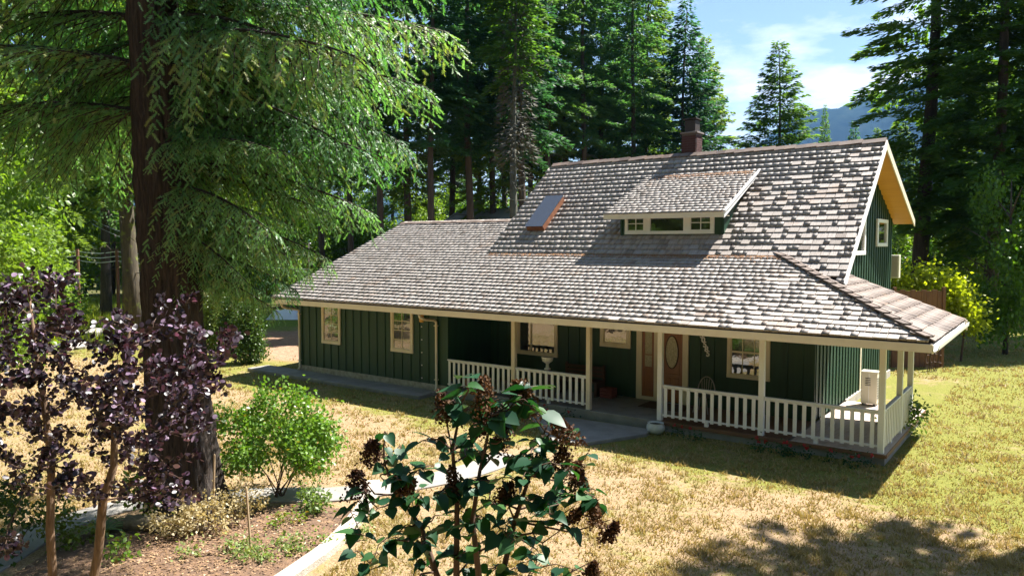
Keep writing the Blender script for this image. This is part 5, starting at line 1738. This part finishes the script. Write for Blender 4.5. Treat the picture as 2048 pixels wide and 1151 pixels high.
r_ = np.random.default_rng(51)
bl = []
for k in range(26):
    a = r_.uniform(0, 6.28); d = 1.0 * math.sqrt(r_.random())
    z = r_.uniform(.75, 2.0) if d < .6 else r_.uniform(.7, 1.55)
    bl.append(((math.cos(a) * d, math.sin(a) * d, z), (.34, .34, .28)))
shrub('flowering_shrub', ground(550, 14.2), bl, 9500, .08, M['shrub'], 'airy bright green shrub between the big fir and the lilac', stems_=10)
for px, D, w_, h_, n, leaf, mat, lab in [
        (395, 12.2, .55, .75, 900, .06, 'variegated', 'pale cream variegated shrub at the foot of the big fir'),
        (455, 12.6, .45, .95, 700, .055, 'variegated', 'thin pale leaved shrub between the fir trunk and the green shrub'),
        (628, 13.2, .36, .42, 600, .07, 'herb', 'pale green clump on the mulch right of the green shrub'),
        (520, 11.2, .40, .22, 500, .06, 'herb', 'low pale ground plant against the kerb, nearest the camera'),
        (575, 11.7, .28, .2, 260, .06, 'herb', 'smaller low plant against the kerb behind the nearest one'),
        (365, 11.3, .16, .26, 120, .06, 'herb', 'yellow green seedling on the mulch before the fir'),
        (300, 12.9, .40, .8, 600, .09, 'shrub', 'green leafy plant behind the right trunk of the smoke tree'),
        (230, 11.2, .18, .35, 160, .08, 'shrub', 'small upright green plant between the smoke tree trunks and the bed'),
        (455, 11.6, .20, .24, 160, .06, 'herb', 'sparse yellow green sprout on the mulch left of the bare stake'),
        (560, 12.6, .22, .3, 220, .06, 'shrub', 'small dark green plant in the shade of the green shrub'),
        (700, 12.1, .22, .2, 200, .05, 'herb', 'low plant inside the bend of the kerb'),
        (330, 12.0, .34, .45, 420, .06, 'variegated', 'low pale shrub left of the log end'),
        (640, 11.9, .18, .16, 120, .05, 'shrub', 'tiny green plant in the middle of the open mulch'),
        (140, 11.8, .4, .6, 420, .08, 'arb', 'dark green plant left of the strap leaved lily'),
        (15, 11.5, .6, 1.2, 900, .08, 'arb', 'dark bushy plant at the left border of the photo'),
        (1826, 19.0, .28, .9, 420, .10, 'herb', 'leafy green plant growing at the right corner of the porch'),
        (1808, 18.6, .5, .35, 420, .09, 'shrub', 'low weeds along the right side of the porch')]:
    q = [((r_.normal(0, w_ * .45), r_.normal(0, w_ * .45), h_ * r_.uniform(.35, .85)), (w_ * .45, w_ * .45, h_ * .3)) for k in range(6)]
    shrub('garden_plant', ground(px, D), q, n, leaf, M[mat], lab, 'plant', 3)

nl_ = 5200
lx = np.array([-7.6, -11.8]) + np.stack([r_.normal(0, 1.0, nl_), r_.normal(0, 1.35, nl_)], 1)
kp = ((lx[:, 0] + 7.7) / 1.9) ** 2 + ((lx[:, 1] + 11.7) / 2.7) ** 2 < 1
lx = lx[kp]; m_ = len(lx)
an = r_.uniform(0, 6.28, m_)
V, F = kites(np.concatenate([lx, np.full((m_, 1), GZ + .105)], 1), np.stack([np.cos(an), np.sin(an), r_.normal(0, .25, m_)], 1), np.stack([-np.sin(an), np.cos(an), r_.normal(0, .3, m_)], 1), r_.uniform(.03, .075, m_), r_.uniform(.012, .035, m_))
mbk = mat_leaf('bark_chips', [(0.0, (0.05, 0.03, 0.02)), (0.5, (0.17, 0.095, 0.05)), (1.0, (0.34, 0.22, 0.12))], 0.0)
tag(link('bark_litter', np_mesh('bark_litter', V, F, mbk, np.repeat(r_.random(m_) * .9, 2))), 'bark chips and dry leaves strewn over the mulch bed', 'litter', kind='stuff')

# strappy lily clump by the left path
ly = tag(empty('lily_clump', ground(188, 12.3)), 'clump of long strap leaves drooping over the left path', 'plant')
for k in range(46):
    a = r_.uniform(0, 6.28); L_ = r_.uniform(.5, .85)
    d = np.array([math.cos(a), math.sin(a), 0]); s_ = np.array([-d[1], d[0], 0]) * .016
    pts = [d * L_ * u + np.array([0, 0, 1.05 * L_ * u - 1.1 * L_ * u * u]) for u in (0, .3, .6, 1.0)]
    ws = (1, 1.2, .9, .05)
    V = []
    for p_, w_ in zip(pts, ws): V += [p_ - s_ * w_, p_ + s_ * w_]
    link('leaf', np_mesh('leaf', V, [(0, 1, 3, 2), (2, 3, 5, 4), (4, 5, 7, 6)], M['herb'], [r_.random() * .5] * 3), ly)

# garden stakes, old log
for px, D, h_, ln, lab in [(492, 11.55, 1.05, -.06, 'bare wooden stake standing in the mulch right of the variegated shrub'), (414, 12.5, 1.3, .06, 'bare wooden stake standing in front of the fir trunk')]:
    root = tag(MB().build('garden_stake', M['stake']) if False else empty('garden_stake', ground(px, D)), lab, 'stake')
    mb = MB(); mb.tube([(0, 0, -.1), (RT[0] * ln, RT[1] * ln, h_)], .018, 6); mb.build('shaft', M['stake'], root)
    mb = MB(); mb.tube([(RT[0] * ln, RT[1] * ln, h_), (RT[0] * ln * 1.02, RT[1] * ln * 1.02, h_ + .02)], [.018, .006], 6); mb.build('tip', M['stake'], root)
lg = tag(empty('log', (0, 0, 0)), 'weathered log lying across the mulch at the foot of the fir', 'log')
a_, b_ = ground(240, 12.35), ground(400, 12.25)
lg.location = tuple((a_ + b_) / 2)
h2 = (b_ - a_) / 2
mb = MB(); mb.tube([tuple(-h2 + np.array([0, 0, .20])), tuple(-h2 * .3 + np.array([.02, .03, .19])), tuple(h2 * .4 + np.array([0, .02, .17])), tuple(h2 + np.array([0, 0, .17]))], [.13, .125, .115, .10], 12); mb.build('bole', M['log'], lg, smooth=True)
mb = MB(); mb.tube([tuple(h2 * .1 + np.array([0, 0, .2])), tuple(h2 * .1 + np.array([.05, -.1, .36]))], [.04, .02], 7); mb.build('branch_stub', M['log'], lg, smooth=True)

# red geraniums along the porch front
gl = 'red geranium plant in the shaded bed along the porch front'
for i, (x, y) in enumerate([(-12.2, -.75), (-11.6, -.85), (-9.5, -.45), (-9.1, -.75), (-8.7, -.50), (-8.2, -.78), (-7.75, -.52), (-4.55, -.50), (-4.1, -.62), (-2.55, -.48), (-2.3, -.55), (-1.95, -.5), (-1.75, -.62), (-1.45, -.50), (-.85, -.55), (-.45, -.6), (-.2, -.5)]):
    root = tag(empty('geranium', (x, y, GZ)), gl, 'flower', 'red geraniums along the porch')
    q = [((r_.normal(0, .06), r_.normal(0, .06), .10), (.12, .12, .08)) for k in range(3)]
    V, F, rn = leaf_blobs(600 + i, q, 70, .06); link('foliage', np_mesh('foliage', V, F, M['lilac'], rn), root)['kind'] = 'stuff'
    for k in range(1 + i % 2):
        fx, fy, fz = r_.normal(0, .08), r_.normal(0, .08), r_.uniform(.22, .32)
        n = 26
        V, F = kites(np.array([fx, fy, fz]) + rdir(r_, n) * .026, rdir(r_, n), rdir(r_, n), .036, .028)
        link('bloom', np_mesh('bloom', V, F, M['red'], r_.random(2 * n)), root)

# ------------------------------------------------------------------ grass: blades over the lawn, tall grass in the meadow
n = 300000
dep = 1 / (1 / 9.5 - r_.random(n) ** .8 * (1 / 9.5 - 1 / 48.0))
px = r_.uniform(-60, 2110, n)
base = CAM + dep[:, None] * (FW + RT * ((px - 1024) / FPX)[:, None])
X, Y = base[:, 0], base[:, 1]
ok = ~((X > -20.4) & (X < .2) & (Y > -.2) & (Y < 12.4))
ok &= ~((X > -21.9) & (X < -12.9) & (Y > -1.0) & (Y < .1))
ok &= ~((X > -9.0) & (X < -5.2) & (Y > -2.9 + np.abs(X + 6.4) * .75) & (Y < 0))
ok &= ~((X < -20.5) & (Y > .5) & (Y + .3 * X < 8)) | (r_.random(n) < .08)
bc = np.array([-7.9, -11.8])
ok &= ~(((X + 7.8) / 2.4) ** 2 + ((Y + 11.6) / 3.0) ** 2 < 1)
pth = np.array([(-6.9, -4.3), (-7.0, -6.2), (-7.9, -8.3), (-9.3, -9.5), (-10.6, -11.0), (-10.6, -12.4), (-9.9, -13.6)])
for a_, b_ in zip(pth[:-1], pth[1:]):
    ab = b_ - a_
    t_ = np.clip(((X - a_[0]) * ab[0] + (Y - a_[1]) * ab[1]) / (ab @ ab), 0, 1)
    ok &= np.hypot(X - a_[0] - ab[0] * t_, Y - a_[1] - ab[1] * t_) > .56
ok &= np.hypot(X - FB[0], Y - FB[1]) > .7
base, dep, X, Y = base[ok], dep[ok], X[ok], Y[ok]
pat = np.sin(X * 2.3 + 1.3 * np.sin(Y * 1.7)) * np.sin(Y * 2.9 + 1.1 * np.sin(X * 2.1)) + .6 * np.sin(X * 7.1 + 2 * np.sin(Y * 5.3)) * np.sin(Y * 6.3 + X)
keep = r_.random(len(X)) < np.clip(.42 + .34 * pat, .10, 1)
base, dep, X, Y, pat = base[keep], dep[keep], X[keep], Y[keep], pat[keep]
n = len(X)
green = np.clip(.07 * (X + 3) / 8, 0, .07) + np.where((Y > -3.2) & (X < .6) & (Y < 0), .48, 0) + np.where(X < -21, .2, 0)
rn = np.clip(.70 - .14 * pat - green * 1.3 + r_.normal(0, .20, n), 0.02, .98)
lean = r_.normal(0, .55, (n, 2))
hgt = r_.uniform(.025, .06, n) * np.where(pat > .8, 1.5, 1) * (1 + dep / 60)
wid = .0055 + dep * .00062
P = np.stack([X, Y, np.full(n, GZ - .004)], 1)
sdir = np.stack([np.cos(r_.uniform(0, 6.28, n)), np.sin(r_.uniform(0, 6.28, n)), np.zeros(n)], 1)
V = np.stack([P - sdir * wid[:, None], P + sdir * wid[:, None], P + np.concatenate([lean * hgt[:, None], hgt[:, None]], 1)], 1).reshape(-1, 3)
nt_ = 1500
kt = r_.choice(len(P), nt_ )
tb = np.repeat(P[kt], 14, 0) + np.concatenate([r_.normal(0, .045, (nt_ * 14, 2)), np.zeros((nt_ * 14, 1))], 1)
th_ = r_.uniform(.05, .14, nt_ * 14); an = r_.uniform(0, 6.28, nt_ * 14)
ts = np.stack([np.cos(an), np.sin(an), np.zeros(nt_ * 14)], 1) * (.006 + np.repeat(dep[kt], 14) * .0005)[:, None]
Vt = np.stack([tb - ts, tb + ts, tb + np.concatenate([r_.normal(0, .5, (nt_ * 14, 2)) * th_[:, None], th_[:, None]], 1)], 1).reshape(-1, 3)
V = np.concatenate([V, Vt]); rn = np.concatenate([rn, np.clip(np.repeat(r_.uniform(0.02, .42, nt_), 14) + r_.normal(0, .05, nt_ * 14), 0, 1)])
n = len(rn)
go = link('grass', np_mesh('grass', V, np.arange(3 * n).reshape(-1, 3), M['grass'], rn))
tag(go, 'short dry grass tufts over the lawn', 'grass', kind='stuff')
n = 26000
dep = r_.uniform(36, 62, n); px = r_.uniform(-80, 520, n)
base = CAM + dep[:, None] * (FW + RT * ((px - 1024) / FPX)[:, None])
hgt = r_.uniform(.35, .95, n); wid = r_.uniform(.02, .045, n)
ang = r_.uniform(0, 6.28, n)
P = np.stack([base[:, 0], base[:, 1], np.full(n, GZ)], 1)
kp = ~((P[:, 0] > -36) & (P[:, 1] < 14))
P, hgt, wid, ang = P[kp], hgt[kp], wid[kp], ang[kp]; n = len(P)
sdir = np.stack([np.cos(ang), np.sin(ang), np.zeros(n)], 1)
V = np.stack([P - sdir * wid[:, None], P + sdir * wid[:, None], P + np.concatenate([r_.normal(0, .3, (n, 2)) * hgt[:, None], hgt[:, None]], 1)], 1).reshape(-1, 3)
tag(link('tall_grass', np_mesh('tall_grass', V, np.arange(3 * n).reshape(-1, 3), M['tallgrass'], np.clip(r_.normal(.5, .25, n), 0, 1) * .9)), 'bright tall grass of the meadow at the left', 'grass', kind='stuff')

# ------------------------------------------------------------------ air
hz = MB(); hz.box(-5800, 5800, -1500, 5800, GZ - 1.0, 900)
hm = bpy.data.materials.new('pale_air'); hm.use_nodes = True
ht = hm.node_tree; ht.nodes.clear()
ho = ht.nodes.new('ShaderNodeOutputMaterial'); hv = ht.nodes.new('ShaderNodeVolumePrincipled')
hv.inputs['Color'].default_value = (0.24, 0.50, 1.0, 1)
hv.inputs['Density'].default_value = 0.00007
hv.inputs['Anisotropy'].default_value = 0.0
ht.links.new(hv.outputs[0], ho.inputs['Volume'])
tag(hz.build('haze', hm), 'thin pale blue air', kind='stuff')
